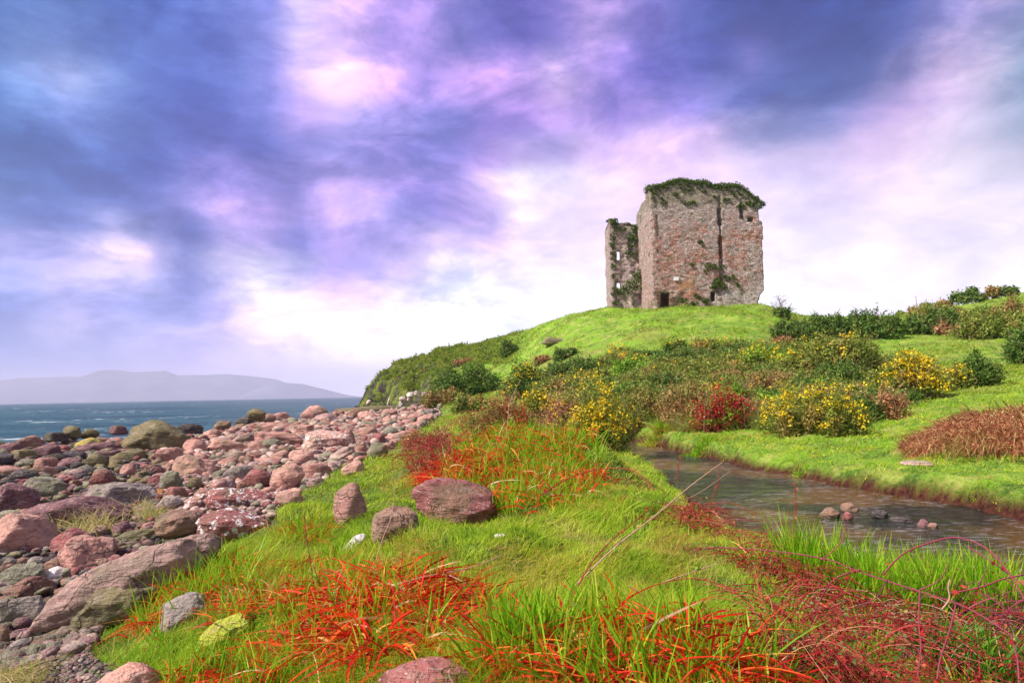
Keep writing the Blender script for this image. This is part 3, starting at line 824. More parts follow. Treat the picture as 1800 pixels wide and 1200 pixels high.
# white plaque
pm, g = newmat('plaque_mat'); g.out(g.n('ShaderNodeBsdfPrincipled', {'Base Color': (0.85, 0.83, 0.86, 1), 'Roughness': 0.5}).outputs[0])


def boxmesh(name, sx, sy, sz, c=(0, 0, 0), bev=0.0):
    import bmesh
    bm = bmesh.new(); bmesh.ops.create_cube(bm, size=1)
    for v in bm.verts: v.co = Vector((v.co.x * sx + c[0], v.co.y * sy + c[1], v.co.z * sz + c[2]))
    if bev: bmesh.ops.bevel(bm, geom=bm.edges[:], offset=bev, segments=2, affect='EDGES')
    me = bpy.data.meshes.new(name); bm.to_mesh(me); bm.free(); return me


a_, zb_ = fz(1184, 493.5); b_, zt_ = fz(1192.5, 487)
link('plaque', boxmesh('plaque', b_ - a_, 0.12, zt_ - zb_, ((a_ + b_) / 2, -0.12, (zb_ + zt_) / 2), 0.02), pm, tower)

moss_m = plantmat('moss_leaf', [(0, (0.03, 0.055, 0.008)), (0.5, (0.07, 0.12, 0.015)), (0.85, (0.13, 0.20, 0.03)), (1, (0.22, 0.24, 0.06))], 0.9, 0.15)


def cushion(lines, n, rad, size, name, parent, mat=moss_m, up=0.75):
    """moss / ivy lumps along points (x,y,z,r)"""
    L_ = np.array(lines); k = rng.integers(0, len(L_), n)
    v = rng.normal(size=(n, 3)); v /= np.linalg.norm(v, axis=1)[:, None]
    C = L_[k, :3] + v * (L_[k, 3] * rad * rng.uniform(0.55, 1.08, n))[:, None] * np.array([1, 1, up])
    Nn = v + rng.normal(size=(n, 3)) * 0.5; Nn /= np.linalg.norm(Nn, axis=1)[:, None]
    V, q_ = leaves(C, Nn, size * rng.uniform(0.6, 1.3, n), 1.3)
    return link(name, mesh_np(name, V, [q_]), mat, parent)


ln = []
for u in np.arange(-0.1, WD + 0.4, 0.22):
    zt = np.interp(u, tu, tz); mound = 0.30 + 0.30 * vnoise(np.array(u * 0.9), np.array(0.5), 3)
    for dd in (0.1, 0.7, 1.4):
        ln.append((u, dd, zt + 0.02, mound * (1.0 if dd else 1)))
for k in range(5): ln.append((WD - 0.6 + random.uniform(-.5, .5), -0.05, np.interp(WD - .5, tu, tz) - random.uniform(0, 2.2) + 0.4, 0.22))
for k in range(60):
    u = random.uniform(-.1, 12.8); ln.append((u, -0.08, np.interp(u, tu, tz) - random.random() ** 2 * 1.5, 0.16))
cushion(ln, 15000, 1.1, 0.15, 'moss_cap', tower)
ln = [(0.9, yy, zt + 0.05, 0.33) for yy, zt in zip(np.linspace(0, 9, 40), np.interp(np.linspace(0, 9, 40), sY - CY, stz))]
cushion(ln, 1300, 1.2, 0.14, 'moss_cap', tower)
iv = []
for x0, y0, r, cnt in ((1232,428,.3,5),(1217,468,.22,4),(1248,467,.35,4),(1253,468,.3,3),(1275,488,.35,5),(1285,487,.25,4),(1262,495,.5,6),(1272,502,.5,6),(1255,505,.4,5),(1268,470,.2,5),(1215,355,.3,5),(1206,358,.3,4),(1312,356,.35,6),(1325,362,.4,7),(1300,360,.3,5),(1220,535,.5,6),(1240,530,.4,6),(1200,528,.4,5),(1225,520,.3,5),(1165,352,.3,3),(1243,478,.25,3),(1296,500,.3,3),(1190,340,.3,4),(1145,345,.2,3),(1277,350,.25,4)):
    for k in range(cnt):
        a, b = fz(x0 + random.uniform(-5, 5), y0 + random.uniform(-4, 4)); iv.append((a, -0.1, b, r * random.uniform(.5, 1)))
cushion(iv, 5200, 0.9, 0.13, 'ivy', tower)
iv = []
for x0, y0, sx_, sy_, r, cnt in ((1080,400,5,14,.5,14),(1077,430,3,18,.35,12),(1112,420,6,16,.5,16),(1118,400,6,4,.4,8),(1075,390,5,3,.4,8),(1108,448,10,5,.35,10),(1118,490,7,12,.6,16),(1108,505,10,8,.7,18),(1098,515,8,8,.5,10),(1122,498,4,14,.6,10),(1082,520,6,14,.35,8),(1095,405,8,3,.3,5),(1078,470,3,20,.25,8),(1090,512,8,4,.4,6)):
    for k in range(cnt):
        a, b = fz(x0 + random.uniform(-sx_, sx_), y0 + random.uniform(-sy_, sy_), FY); iv.append((a, FY - CY - 0.15 - (1.1 if y0 > 485 and x0 > 1095 else 0), b, r))
cushion(iv, 4600, 0.8, 0.15, 'ivy', tower)
ln = [(u, FY - CY + 0.4, np.interp(u, ftu, ftz) + 0.03, 0.3) for u in np.linspace(fx0, fx1, 40)] + [(fx0 + .3, FY - CY + yy, ftz.max() - 0.3 - .1 * yy, 0.32) for yy in np.linspace(0, 4, 16)]
cushion(ln, 3500, 1.1, 0.14, 'moss_cap', tower)

# ------------------------------------------------------------------ boulders
def boulder_mat(name, attr=False, lichen=0.0):
    m, g = newmat(name)
    tcx = g.n('ShaderNodeTexCoord').outputs['Object']; geo = g.n('ShaderNodeNewGeometry')
    oi = g.n('ShaderNodeObjectInfo')
    wp = geo.outputs['Position']
    if attr:
        base = g.n('ShaderNodeAttribute', attribute_name='tint').outputs['Color']
    else:
        base = oi.outputs['Color']
    bed_ = g.noise(g.map(tcx, scale=(0.7, 0.7, 4.5)), 1.6, 6, 0.65, dist=0.4); bed2 = g.noise(g.map(wp, scale=(1.2, 1.2, 7.0), rot=(.35, .2, 0)), 2.2, 4, 0.6)
    mot = g.noise(wp, 3.2, 5, 0.65); fin_ = g.noise(wp, 22.0, 4, 0.7); grn = g.noise(wp, 1.1, 4, 0.6)
    c = g.mix(g.m('MULTIPLY', g.sm(mot, 0.42, 0.62), 0.45), base, g.n('ShaderNodeVectorMath', {0: base, 1: (1.45, 1.25, 1.15)}, operation='MULTIPLY').outputs[0])
    c = g.mix(g.m('MULTIPLY', g.sm(mot, 0.50, 0.34), 0.6), c, g.n('ShaderNodeVectorMath', {0: base, 1: (0.55, 0.45, 0.45)}, operation='MULTIPLY').outputs[0])
    c = g.mix(g.m('MULTIPLY', g.sm(bed_, 0.54, 0.66), 0.55), c, (0.50, 0.38, 0.34))
    c = g.mix(g.m('MULTIPLY', g.sm(bed2, 0.44, 0.34), 0.5), c, g.n('ShaderNodeVectorMath', {0: base, 1: (0.42, 0.36, 0.38)}, operation='MULTIPLY').outputs[0])
    upn = g.n('ShaderNodeSeparateXYZ', {0: geo.outputs['Normal']}).outputs[2]
    c = g.mix(g.m('MULTIPLY', g.sm(grn, 0.50, 0.62), 0.5), c, (0.15, 0.145, 0.075))
    c = g.mix(g.m('MULTIPLY', g.sm(fin_, 0.56, 0.72), 0.4), c, (0.42, 0.30, 0.27))
    c = g.mix(g.m('MULTIPLY', g.sm(fin_, 0.44, 0.28), 0.55), c, (0.03, 0.018, 0.02))
    v = g.n('ShaderNodeTexVoronoi', {'Vector': wp, 'Scale': 24.0}, feature='F1')
    spk = g.m('MULTIPLY', g.sm(v.outputs['Distance'], 0.22, 0.12), g.sm(g.noise(wp, 2.0, 2), 0.48, 0.58))
    crv = g.n('ShaderNodeTexVoronoi', {'Vector': g.n('ShaderNodeVectorMath', {0: wp, 1: g.n('ShaderNodeVectorMath', {0: g.noise(wp, 2.5, 3, col=True), 3: 0.5}, operation='SCALE').outputs[0]}, operation='ADD').outputs[0], 'Scale': 2.3}, feature='DISTANCE_TO_EDGE')
    crk = g.m('MULTIPLY', g.sm(crv.outputs['Distance'], 0.022, 0.004), g.sm(g.noise(wp, 1.7, 2), 0.46, 0.56))
    c = g.mix(g.m('MULTIPLY', crk, 0.35), c, (0.04, 0.025, 0.025))
    c = g.mix(g.m('MULTIPLY', spk, 0.6), c, (0.62, 0.52, 0.46))
    if lichen:
        for k_, (sc_, lo_) in enumerate(((lichen, .50), (lichen * 2.3, .62))):
            wv = g.n('ShaderNodeVectorMath', {0: wp, 1: g.n('ShaderNodeVectorMath', {0: g.noise(wp, 5 * (k_ + 1), 4, 0.7, col=True), 3: 0.22 / (k_ + 1)}, operation='SCALE').outputs[0]}, operation='ADD').outputs[0]
            v2 = g.n('ShaderNodeTexVoronoi', {'Vector': wv, 'Scale': sc_, 'Randomness': 1.0}, feature='F1')
            rs = g.n('ShaderNodeSeparateColor', {0: v2.outputs['Color']})
            rad_ = g.m('ADD', 0.22, g.m('MULTIPLY', rs.outputs[1], 0.34))
            lf = g.m('MULTIPLY', g.sm(g.m('SUBTRACT', rad_, v2.outputs['Distance']), -0.02, 0.05), g.m('GREATER_THAN', rs.outputs[0], lo_))
            lf = g.m('MULTIPLY', lf, g.sm(g.noise(wp, 26, 4, 0.7), 0.34, 0.48))
            c = g.mix(g.m('MULTIPLY', lf, .92), c, (0.80, 0.74, 0.76))
    hh = g.m('ADD', g.m('MULTIPLY', mot, 1.2), g.m('ADD', g.m('MULTIPLY', fin_, 0.45), g.m('SUBTRACT', g.m('MULTIPLY', bed2, 1.0), g.m('MULTIPLY', crk, 0.35))))
    bmp = g.n('ShaderNodeBump', {'Strength': 1.0, 'Distance': 0.07, 'Height': hh})
    g.out(g.n('ShaderNodeBsdfPrincipled', {'Base Color': c, 'Roughness': 0.8, 'Specular IOR Level': 0.3, 'Normal': bmp.outputs[0]}).outputs[0])
    return m


bmA = boulder_mat('boulder_stone'); bmL = boulder_mat('boulder_lichen', lichen=7.0); bmL2 = boulder_mat('boulder_lichen_fine', lichen=12.0); bmT = boulder_mat('small_stone', attr=True)


def ico(sub):
    import bmesh
    bm = bmesh.new(); bmesh.ops.create_icosphere(bm, subdivisions=sub, radius=1)
    V = np.array([v.co[:] for v in bm.verts]); Fc = np.array([[v.index for v in f.verts] for f in bm.faces]); bm.free()
    return V, Fc


ICO = {k: ico(k) for k in (1, 2, 3, 4, 5)}


def rock_verts(seed, sub=4, block=0.75, cuts=6, rough=0.10):
    r = np.random.default_rng(seed); V, Fc = ICO[sub]
    V = np.sign(V) * np.abs(V) ** block
    V = V / np.abs(V).max(0)
    for k in range(cuts):
        n = r.normal(size=3); n[2] = abs(n[2]) * 0.8; n /= np.linalg.norm(n); o = r.uniform(0.62, 0.86)
        d = V @ n; m = np.clip(d - o, 0, None); V = V - n * (m * r.uniform(0.7, 0.92))[:, None]
    off = r.uniform(0, 100, 3)
    disp = np.array([mnoise.fractal(Vector(v * 1.2 + off), 0.8, 2.0, 5) for v in V])
    V = V * (1 + rough * disp[:, None])
    V[:, :2] += 0.0
    V = V - (V.max(0) + V.min(0)) / 2
    V = V / ((V.max(0) - V.min(0)) / 2)
    return V, Fc


SHAPES = [rock_verts(100 + i, 4, [0.95, .8, .7, .62, .85, .9][i % 6], [2, 5, 8, 7, 4, 6][i % 6], [0.10, .16, .18, .15, .22, .12][i % 6]) for i in range(12)]
SHAPE_ME = [mesh_np('boulder_%d' % i, v, [f], True) for i, (v, f) in enumerate(SHAPES)]
for me_ in SHAPE_ME: me_.materials.append(bmA)
COLS = dict(pink=(0.45, 0.235, 0.205), salmon=(0.56, 0.31, 0.26), purple=(0.21, 0.105, 0.12), wine=(0.31, 0.11, 0.11), olive=(0.195, 0.163, 0.085),
            greygreen=(0.260, 0.247, 0.182), grey=(0.325, 0.273, 0.260), dark=(0.078, 0.065, 0.072), orange=(0.650, 0.260, 0.078), pale=(0.66, 0.54, 0.53),
            yellow=(0.546, 0.429, 0.104), brown=(0.28, 0.165, 0.125), white=(0.800, 0.760, 0.800),
            logc=(0.39, 0.25, 0.225), mossy=(0.34, 0.38, 0.04), headrock=(0.66, 0.50, 0.50), headrock2=(0.82, 0.70, 0.70), beige=(0.56, 0.40, 0.36), mauve=(0.36, 0.23, 0.23))


def put_boulder(x0, x1, y0, y1, colr_, shape, label=None, tilt=0.0, mat=None, depth=0.85, sink=0.12, sub5=False, name='boulder', group='boulders of the shore', cat='boulder', yaw=None, dist=None, lift=0.0):
    xc = (x0 + x1) / 2
    if cat == 'stone' and group.startswith('wet'):
        dist = float(np.hypot(*atz(xc, float(y1) - 2, WZ)[:2]))
    if dist is None:
        P0, d = hit(xc, min(y1 - 0.08 * (y1 - y0), 1330))
        cd = float(np.interp(xc, [0, 200, 450, 560, 610, 700], [28.5, 31.5, 44, 58, 60, 77]))
        if xc < 720 and y1 > 708 and d > cd + 1: d = cd
    else:
        d = dist; P0 = at(xc, y1, d)
    r_ = ray(xc, (y0 + y1) / 2)
    dc = d * (_f[0] * 0 + r_ @ _f)
    wx = (x1 - x0) / F * dc; hz = (y1 - y0) / F * dc
    tl = math.radians(tilt)
    hw = wx / 2; hh = hz / 2 * (1 + sink)
    if tilt:
        c_, s_ = abs(math.cos(tl)), abs(math.sin(tl))
        # invert the rotated ellipse's box
        det = c_ ** 4 - s_ ** 4
        a2 = (hw ** 2 * c_ ** 2 - hh ** 2 * s_ ** 2) / det; b2 = (hh ** 2 * c_ ** 2 - hw ** 2 * s_ ** 2) / det
        hw = math.sqrt(max(a2, (0.6 * hw) ** 2)); hh = math.sqrt(max(b2, (0.35 * hh) ** 2))
    dy = min(hw, max(hh * 1.6, hw * 0.5)) * depth
    cpos = at(xc, (y0 + y1 + (y1 - y0) * sink) / 2, d + dy * 0.55)
    if sub5:
        v, f = rock_verts(500 + int(x0) + int(y0), 5, [0.95, .8, .7, .62, .85, .9][shape % 6], [2, 5, 8, 7, 4, 6][shape % 6], 0.15)
        me = mesh_np('boulder_big', v, [f], True); me.materials.append(mat or bmA)
    elif mat:
        me = SHAPE_ME[shape % 12].copy(); me.materials.clear(); me.materials.append(mat)
    else:
        me = SHAPE_ME[shape % 12]
    o = bpy.data.objects.new(name, me); scene.collection.objects.link(o)
    o.location = cpos; o.scale = (hw, dy, hh)
    azr = -math.atan2(cpos[0], cpos[1])
    o.rotation_mode = 'XYZ'
    o.rotation_euler = (Matrix.Rotation(azr, 3, 'Z') @ Matrix.Rotation(tl, 3, 'Y')).to_euler()
    o.color = (*colr_, 1)
    tag(o, label, cat, group)
    return o


K = []  # (x0,x1,y0,y1,colour,shape,lichen,tilt,label)
def B(x0, x1, y0, y1, c, sh, label, tilt=0, li=0, **kw):
    K.append((x0, x1, y0, y1, label))
    cc = np.array(COLS[c]) * rng.uniform(0.9, 1.12)
    big = (x1 - x0) > 70
    put_boulder(x0, x1, y0, y1, tuple(cc), sh, label, tilt, {0: None, 1: bmL, 2: bmL2}[li], sub5=big, **kw)


B(220,332,737,802,'olive',0,'huge domed olive-brown boulder on the beach crest against the sea',8)
B(435,467,717,738,'olive',4,'tilted oval boulder balanced on a dark flat one against the sea',18, dist=39)
B(412,446,731,750,'dark',1,'dark flat boulder carrying a tilted oval boulder on the crest')
B(528,577,712,738,'salmon',0,'rounded pinkish tan boulder standing alone on the skyline of the crest')
B(376,407,738,759,'brown',4,'brown rounded boulder on the crest left of the balanced pair')
B(307,357,743,772,'dark',2,'dark slate jagged slab just right of the huge domed boulder',-6)
B(450,530,741,762,'salmon',3,'long pink slab lying below the balanced pair')
B(448,530,755,790,'pink',2,'broad pink hump in the middle of the beach',12)
B(530,622,755,794,'salmon',1,'broad pink boulder splashed with white lichen far up the beach',0,1)
B(323,366,770,802,'pink',5,'pink sloping boulder against the right foot of the huge domed boulder',22)
B(365,443,771,799,'salmon',3,'long low pink slab right of the domed boulder',8)
B(362,398,791,801,'pale',4,'thin whitish flat stone in the mid beach')
B(457,493,770,793,'greygreen',4,'grey-green rounded boulder among pink ones in the mid beach')
B(305,378,798,842,'salmon',2,'angular pale pink boulder below the domed one',6)
B(267,322,785,815,'pink',2,'pink wedge boulder touching the lower right of the domed one',-14)
B(197,255,788,815,'olive',1,'dark olive boulder lying just below the huge domed one')
B(145,187,796,826,'olive',0,'olive mottled egg boulder left of the dark olive slab')
B(103,143,803,829,'purple',4,'purple rounded boulder in the left mid beach')
B(140,213,777,799,'purple',3,'long purple boulder left of the domed one')
B(133,175,769,790,'yellow',5,'yellow-ochre boulder near the left crest',-14)
B(50,103,780,808,'purple',1,'blocky dark purple boulder on the left crest')
B(113,143,747,770,'olive',5,'leaning olive boulder sticking up on the left crest',28)
B(78,118,759,775,'dark',3,'black flat boulder at the left edge of the sea')
B(142,173,753,770,'olive',0,'small round olive boulder on the left crest')
B(193,224,747,763,'purple',3,'dark purple flat boulder on the crest left of the domed one',6)
B(185,214,768,784,'pink',1,'small pink block left of the domed boulder')
B(-10,36,776,800,'purple',1,'purple block cut by the left frame edge, near the sea')
B(157,202,824,858,'wine',0,'wine-red rounded boulder left of the long flat-topped slab')
B(212,240,813,842,'pink',5,'small purple-pink pointed stone above the flat-topped slab',20)
B(150,272,842,893,'grey',3,'long flat-topped grey slab with purple side in the left beach',-7, depth=1.0)
B(280,320,827,868,'greygreen',4,'grey-green upright boulder right of the flat-topped slab',-18)
B(325,355,838,862,'olive',0,'small olive round boulder beneath the angular pale pink one')
B(265,290,859,877,'orange',4,'small orange stone at the end of the flat-topped slab')
B(393,446,816,850,'grey',2,'grey-pink wedge boulder above the lichened boulders',-14)
B(422,478,823,862,'wine',0,'wine-red round boulder just above the lichened slab')
B(477,532,812,866,'salmon',4,'upright pink boulder standing at the grass edge',30)
B(445,478,811,828,'brown',1,'small brown block behind the wine-red round boulder')
B(520,588,812,843,'pink',3,'angular pink slab with dark underside at the grass edge')
B(508,558,789,817,'salmon',5,'pink sloping boulder in the right mid beach',16)
B(470,510,792,814,'salmon',1,'speckled pink boulder in the right mid beach',-10)
B(38,116,836,880,'greygreen',3,'pale grey-green flat slab at the left, above the purple one')
B(-12,64,847,905,'purple',2,'dark purple triangular boulder at the left frame edge',14)
B(55,232,866,930,'purple',1,'very wide purple and grey boulder in the left foreground beach',10, depth=0.8)
B(-15,40,896,922,'greygreen',0,'grey-green boulder peeping out behind the pink and yellow block')
B(-30,97,896,980,'salmon',3,'big blocky pink and yellow boulder at the left frame edge',-6)
B(345,414,838,880,'pink',2,'sloping pink boulder with white lichen behind the lichened slab',-28,2)
B(322,368,868,900,'pink',4,'low boulder coated with white lichen left of the lichened slab',-24,1)
B(362,488,857,897,'wine',1,'long wine-red slab spotted with small white lichen',6,2)
B(347,471,893,952,'wine',4,'wine-red boulder with large white lichen blotches in the grass',8,1)
B(272,348,897,948,'brown',0,'green-tinged brown boulder left of the white-blotched boulder')
B(198,232,915,940,'purple',5,'small purple stone beside the wide purple boulder')
B(272,322,870,902,'grey',0,'grey rounded boulder behind the green-tinged brown one')
B(93,154,928,970,'wine',5,'purple-red boulder right of the pink and yellow block',-20)
B(485,538,862,890,'pink',5,'pink boulder half sunk in grass at the turf edge',12)
B(108,202,936,1004,'pink',2,'pale pink upright block leaning on the long log-shaped boulder',-12)
B(200,284,929,955,'olive',3,'flat olive slab behind the log-shaped boulder',-6)
B(80,385,948,1084,'logc',0,'very long log-shaped brown boulder sloping into the red-leaved clump',-21, depth=0.5)
B(133,280,1015,1102,'olive',4,'large egg-shaped olive and purple boulder in the lower left',-14)
B(70,112,980,1011,'brown',1,'small brown boulder beside the cobbles')
B(-5,72,988,1034,'greygreen',0,'grey-green rounded boulder above the purple lens-shaped one',-8)
B(13,92,1012,1056,'wine',3,'purple lens-shaped boulder with pale top in the lower left')
B(-5,78,1047,1102,'grey',2,'angular grey and purple boulder at the lower left frame edge',10)
B(77,114,996,1017,'white',5,'whitish oval stone beside the purple lens-shaped boulder',-10)
B(4,28,980,999,'grey',0,'round grey cobble leftmost under the pink and yellow block')
B(28,50,979,993,'brown',0,'round tan cobble in the middle under the pink and yellow block')
B(50,76,977,996,'grey',4,'oval grey cobble rightmost under the pink and yellow block',10)
B(82,118,1081,1105,'olive',0,'small olive oval stone above the gravel patch',-8)
B(78,134,1100,1122,'olive',5,'low tan stone at the top of the gravel patch',-10)
B(17,54,1105,1125,'purple',4,'small purple stone at the left of the gravel patch')
B(-15,14,1098,1140,'brown',1,'brown stone cut by the frame at the left of the gravel')
B(163,278,1168,1240,'salmon',0,'rounded pinkish boulder cut by the bottom frame edge at the left')
B(278,360,1042,1100,'grey',1,'pale grey slab sloping out of the grass',-30)
B(350,440,1082,1134,'mossy',4,'boulder capped with bright yellow moss under dry grass',-24)
B(720,880,836,930,'wine',6,'biggest purple-red boulder lying in the middle of the turf',17, depth=0.8)
B(586,645,847,926,'pink',5,'upright egg-shaped pinkish boulder in the turf')
B(652,739,890,958,'brown',5,'brown rounded boulder in the turf below the biggest one',4)
B(602,642,937,970,'white',5,'pale curved stone edge showing in the grass',-42)
B(660,864,1157,1240,'wine',4,'wide reddish boulder cut by the bottom frame edge under dead leaves')
B(958,997,864,882,'white',1,'small whitish stone in the turf right of the biggest boulder',6)
B(868,890,937,946,'white',4,'tiny pale stone in the turf below the biggest boulder')
B(1565,1648,1143,1200,'brown',4,'brownish boulder under the bramble canes at lower right',8)
B(1440,1476,891,912,'brown',0,'round yellow-brown stone in the stream, leftmost of the wet ones', group='wet stones of the stream', name='stone', cat='stone')
B(1478,1508,882,900,'brown',5,'low brown stone in the stream behind the red one', group='wet stones of the stream', name='stone', cat='stone')
B(1480,1499,899,914,'wine',0,'small red stone in the middle of the stream', group='wet stones of the stream', name='stone', cat='stone')
B(1533,1560,895,912,'dark',4,'black stone in the stream right of the red one',8, group='wet stones of the stream', name='stone', cat='stone')
B(1613,1632,911,928,'purple',0,'purple knob of stone in the stream, tallest on the right', group='wet stones of the stream', name='stone', cat='stone')
B(1631,1648,918,930,'brown',4,'low brown stone at the rightmost end of the wet stones', group='wet stones of the stream', name='stone', cat='stone')
B(1566,1604,908,918,'dark',3,'flat dark stone lying across the stream current',4, group='wet stones of the stream', name='stone', cat='stone')
B(1333,1352,808,822,'brown',0,'left of two wet stones below the far stream bank', group='wet stones of the stream', name='stone', cat='stone')
B(1348,1372,811,823,'purple',4,'right of two wet stones below the far stream bank', group='wet stones of the stream', name='stone', cat='stone')
B(1183,1208,774,792,'purple',1,'dark red stone at the stream bend beside the straw tussock', group='wet stones of the stream', name='stone', cat='stone')
B(1193,1215,740,752,'pale',0,'pale stone in the grass beside the red-leaved bush')
B(1585,1640,809,817,'beige',3,'pale low stone lying in the right-hand meadow')
B(952,996,592,606,'olive',7,'brown rock outcrop on the slope of the castle hill', name='rock_outcrop', cat='rock')
B(1512,1545,576,596,'pale',2,'heap-like pale rock below the hilltop hedge', name='rock_outcrop', cat='rock')
B(1568,1580,583,592,'pale',4,'small pale rock right of the larger pale rock below the hedge', name='rock_outcrop', cat='rock')
B(645,682,777,809,'greygreen',4,'grey-green boulder at the upper turf edge far up the beach')
B(600,624,752,790,'salmon',0,'tall pink boulder right of the lichen-splashed one')
B(617,664,749,772,'pink',1,'pink block boulder on the upper right beach')
B(692,718,751,763,'white',3,'bright white flat stone on the upper right beach',8)
B(668,702,749,770,'greygreen',0,'grey-green hump left of the bright white flat stone')
B(600,640,809,836,'salmon',1,'speckled pink boulder at the turf edge above the egg-shaped one')
B(624,647,773,803,'pink',4,'grey-pink pointed boulder left of the grey-green one at the turf edge',-16)
B(745,772,717,734,'grey',2,'grey angular boulder at the foot of the headland')
B(800,822,700,718,'grey',1,'grey block boulder behind the reddish scrub')
B(668,700,718,735,'pink',4,'pink boulder below the headland ledge')
B(660,692,734,748,'salmon',1,'bright pink low boulder left of the reddish scrub')
B(715,745,725,742,'pink',4,'pink boulder beside the foot of the white headland rocks')
# rock ledge and pale rocks at the foot of the headland
B(588,712,713,724,'olive',3,'low dark weedy rock ledge running out from the headland', name='rock_ledge', cat='rock', dist=89, depth=0.35, group='rocks of the headland')
hrng = random.Random(4); hl = []
for tier, (xa, xb, yb, hh_, cnt_) in enumerate(((696, 768, 722, 10, 9), (700, 766, 712, 9, 7), (704, 760, 703, 8, 5), (716, 752, 695, 8, 3))):
    for k_ in range(cnt_):
        xc_ = xa + (xb - xa) * (k_ + .5) / cnt_ + hrng.uniform(-2, 2); w_ = (xb - xa) / cnt_ * hrng.uniform(.8, 1.35); h_ = hh_ * hrng.uniform(.7, 1.25)
        hl.append((xc_ - w_ / 2, xc_ + w_ / 2, yb - h_, yb + 2, tier, k_))
tn = ['bottom', 'second', 'third', 'top']; on_ = ['first', 'second', 'third', 'fourth', 'fifth', 'sixth', 'seventh', 'eighth', 'ninth']
for (x0, x1, y0, y1, tr_, k_) in hl:
    B(x0, x1, y0, y1, hrng.choice(['headrock', 'headrock2', 'beige']), hrng.choice([2, 3, 7, 8, 9]), '%s from the sea in the %s row of pale rocks at the headland foot' % (on_[k_], tn[tr_]), name='rock', cat='rock', dist=91.5 - tr_ * .3, group='rocks of the headland')
B(751, 768, 699, 722, 'headrock2', 3, 'tall square white block at the inland end of the pale headland rocks', name='rock', cat='rock', dist=90, group='rocks of the headland')
B(680, 686, 697, 713, 'headrock', 5, 'thin upright pale spur left of the pale headland rocks', 15, name='rock', cat='rock', dist=90.5, group='rocks of the headland')
B(644, 653, 702, 711, 'headrock', 5, 'pale rock nearest the sea under the headland', 15, name='rock', cat='rock', dist=90.5, group='rocks of the headland')

# --- scattered individual boulders, filling the beach
rr_ = random.Random(11)
occ = [(a, b, c_, d_) for a, b, c_, d_, _ in K]
bp = np.array(BEACH_PX, float)
land = [(k[4], (k[0] + k[1]) / 2, (k[2] + k[3]) / 2) for k in K[:62]]
landname = {}
short = {0: 'the huge domed boulder', 1: 'the balanced pair', 3: 'the skyline boulder', 7: 'the broad pink hump', 8: 'the lichen-splashed boulder', 13: 'the angular pale pink boulder', 18: 'the long purple boulder', 19: 'the yellow-ochre boulder', 27: 'the wine-red boulder', 29: 'the flat-topped slab', 30: 'the grey-green upright boulder', 35: 'the upright pink boulder', 37: 'the angular pink slab', 39: 'the speckled pink boulder', 40: 'the pale grey-green slab', 20: 'the blocky purple boulder'}
extra_l = [('the grey-green turf-edge boulder', 663, 793), ('the bright white stone', 705, 757), ('the headland ledge', 650, 718), ('the white headland rocks', 730, 712)]
LMK = [(v, (K[k][0] + K[k][1]) / 2, (K[k][2] + K[k][3]) / 2) for k, v in short.items()] + extra_l
cnts = {}
placed = 0; tries = 0; scat = []
while placed < 165 and tries < 30000:
    tries += 1
    py = 716 + 150 * rr_.random() ** 1.3; px = rr_.uniform(-15, 790)
    if inpoly(np.array([px]), np.array([py]), bp)[0] > -3: continue
    P0, d = hit(px, py)
    if d > 90 or P0[2] < 2.2 or P0[2] > 3.6: continue
    wm_ = rr_.uniform(0.55, 1.65) * (1.0 if d > 22 else 0.55) * (1.25 if d > 45 else 1)
    wp_ = wm_ / d * F; hp_ = wp_ * rr_.uniform(0.42, 0.72)
    if wp_ < 9: continue
    x0, x1, y0, y1 = px - wp_ / 2, px + wp_ / 2, py - hp_, py
    bad = False
    for (a, b, c_, d_) in occ:
        ox = min(x1, b) - max(x0, a); oy = min(y1, d_) - max(y0, c_)
        if ox > 0 and oy > 0 and ox * oy > 0.38 * min((x1 - x0) * (y1 - y0), (b - a) * (d_ - c_)): bad = True; break
    if bad: continue
    occ.append((x0, x1, y0, y1)); scat.append((px, py, wp_, hp_, d)); placed += 1
cntb = 0; tries = 0
while cntb < 34 and tries < 8000:
    tries += 1
    py = rr_.uniform(850, 1110); px = rr_.uniform(-25, 330)
    if inpoly(np.array([px]), np.array([py]), bp)[0] > -4: continue
    if py > 1075 and 30 < px: continue
    P0, d = hit(px, py)
    wp_ = rr_.uniform(26, 62); hp_ = wp_ * rr_.uniform(0.45, 0.75)
    x0, x1, y0, y1 = px - wp_ / 2, px + wp_ / 2, py - hp_, py
    bad = False
    for (a, b, c_, d_) in occ:
        ox = min(x1, b) - max(x0, a); oy = min(y1, d_) - max(y0, c_)
        if ox > 0 and oy > 0 and ox * oy > 0.38 * min((x1 - x0) * (y1 - y0), (b - a) * (d_ - c_)): bad = True; break
    if bad: continue
    occ.append((x0, x1, y0, y1)); scat.append((px, py, wp_, hp_, d)); cntb += 1
LMK += [('the pink and yellow block', 40, 935), ('the wide purple boulder', 145, 898), ('the log-shaped boulder', 235, 1015), ('the purple lens-shaped boulder', 52, 1034), ('the green-tinged brown boulder', 310, 920)]
ordn = ['nearest', 'second', 'third', 'fourth', 'fifth', 'sixth', 'seventh', 'eighth', 'ninth', 'tenth', 'eleventh', 'twelfth', 'thirteenth', 'fourteenth', 'fifteenth', 'sixteenth', 'seventeenth', 'eighteenth', 'nineteenth', 'twentieth']
recs = []
for i, (px, py, wp_, hp_, d) in enumerate(scat):
    k = min(range(len(LMK)), key=lambda j: math.hypot(px - LMK[j][1], (py - LMK[j][2]) * 1.6))
    dx = px - LMK[k][1]; dy_ = (py - hp_ / 2 - LMK[k][2]) * 1.6
    dr = ('right of' if dx > 0 else 'left of') if abs(dx) > abs(dy_) else ('below' if dy_ > 0 else 'above')
    recs.append((k, dr, math.hypot(dx, dy_), i))
recs.sort(); lab = {}
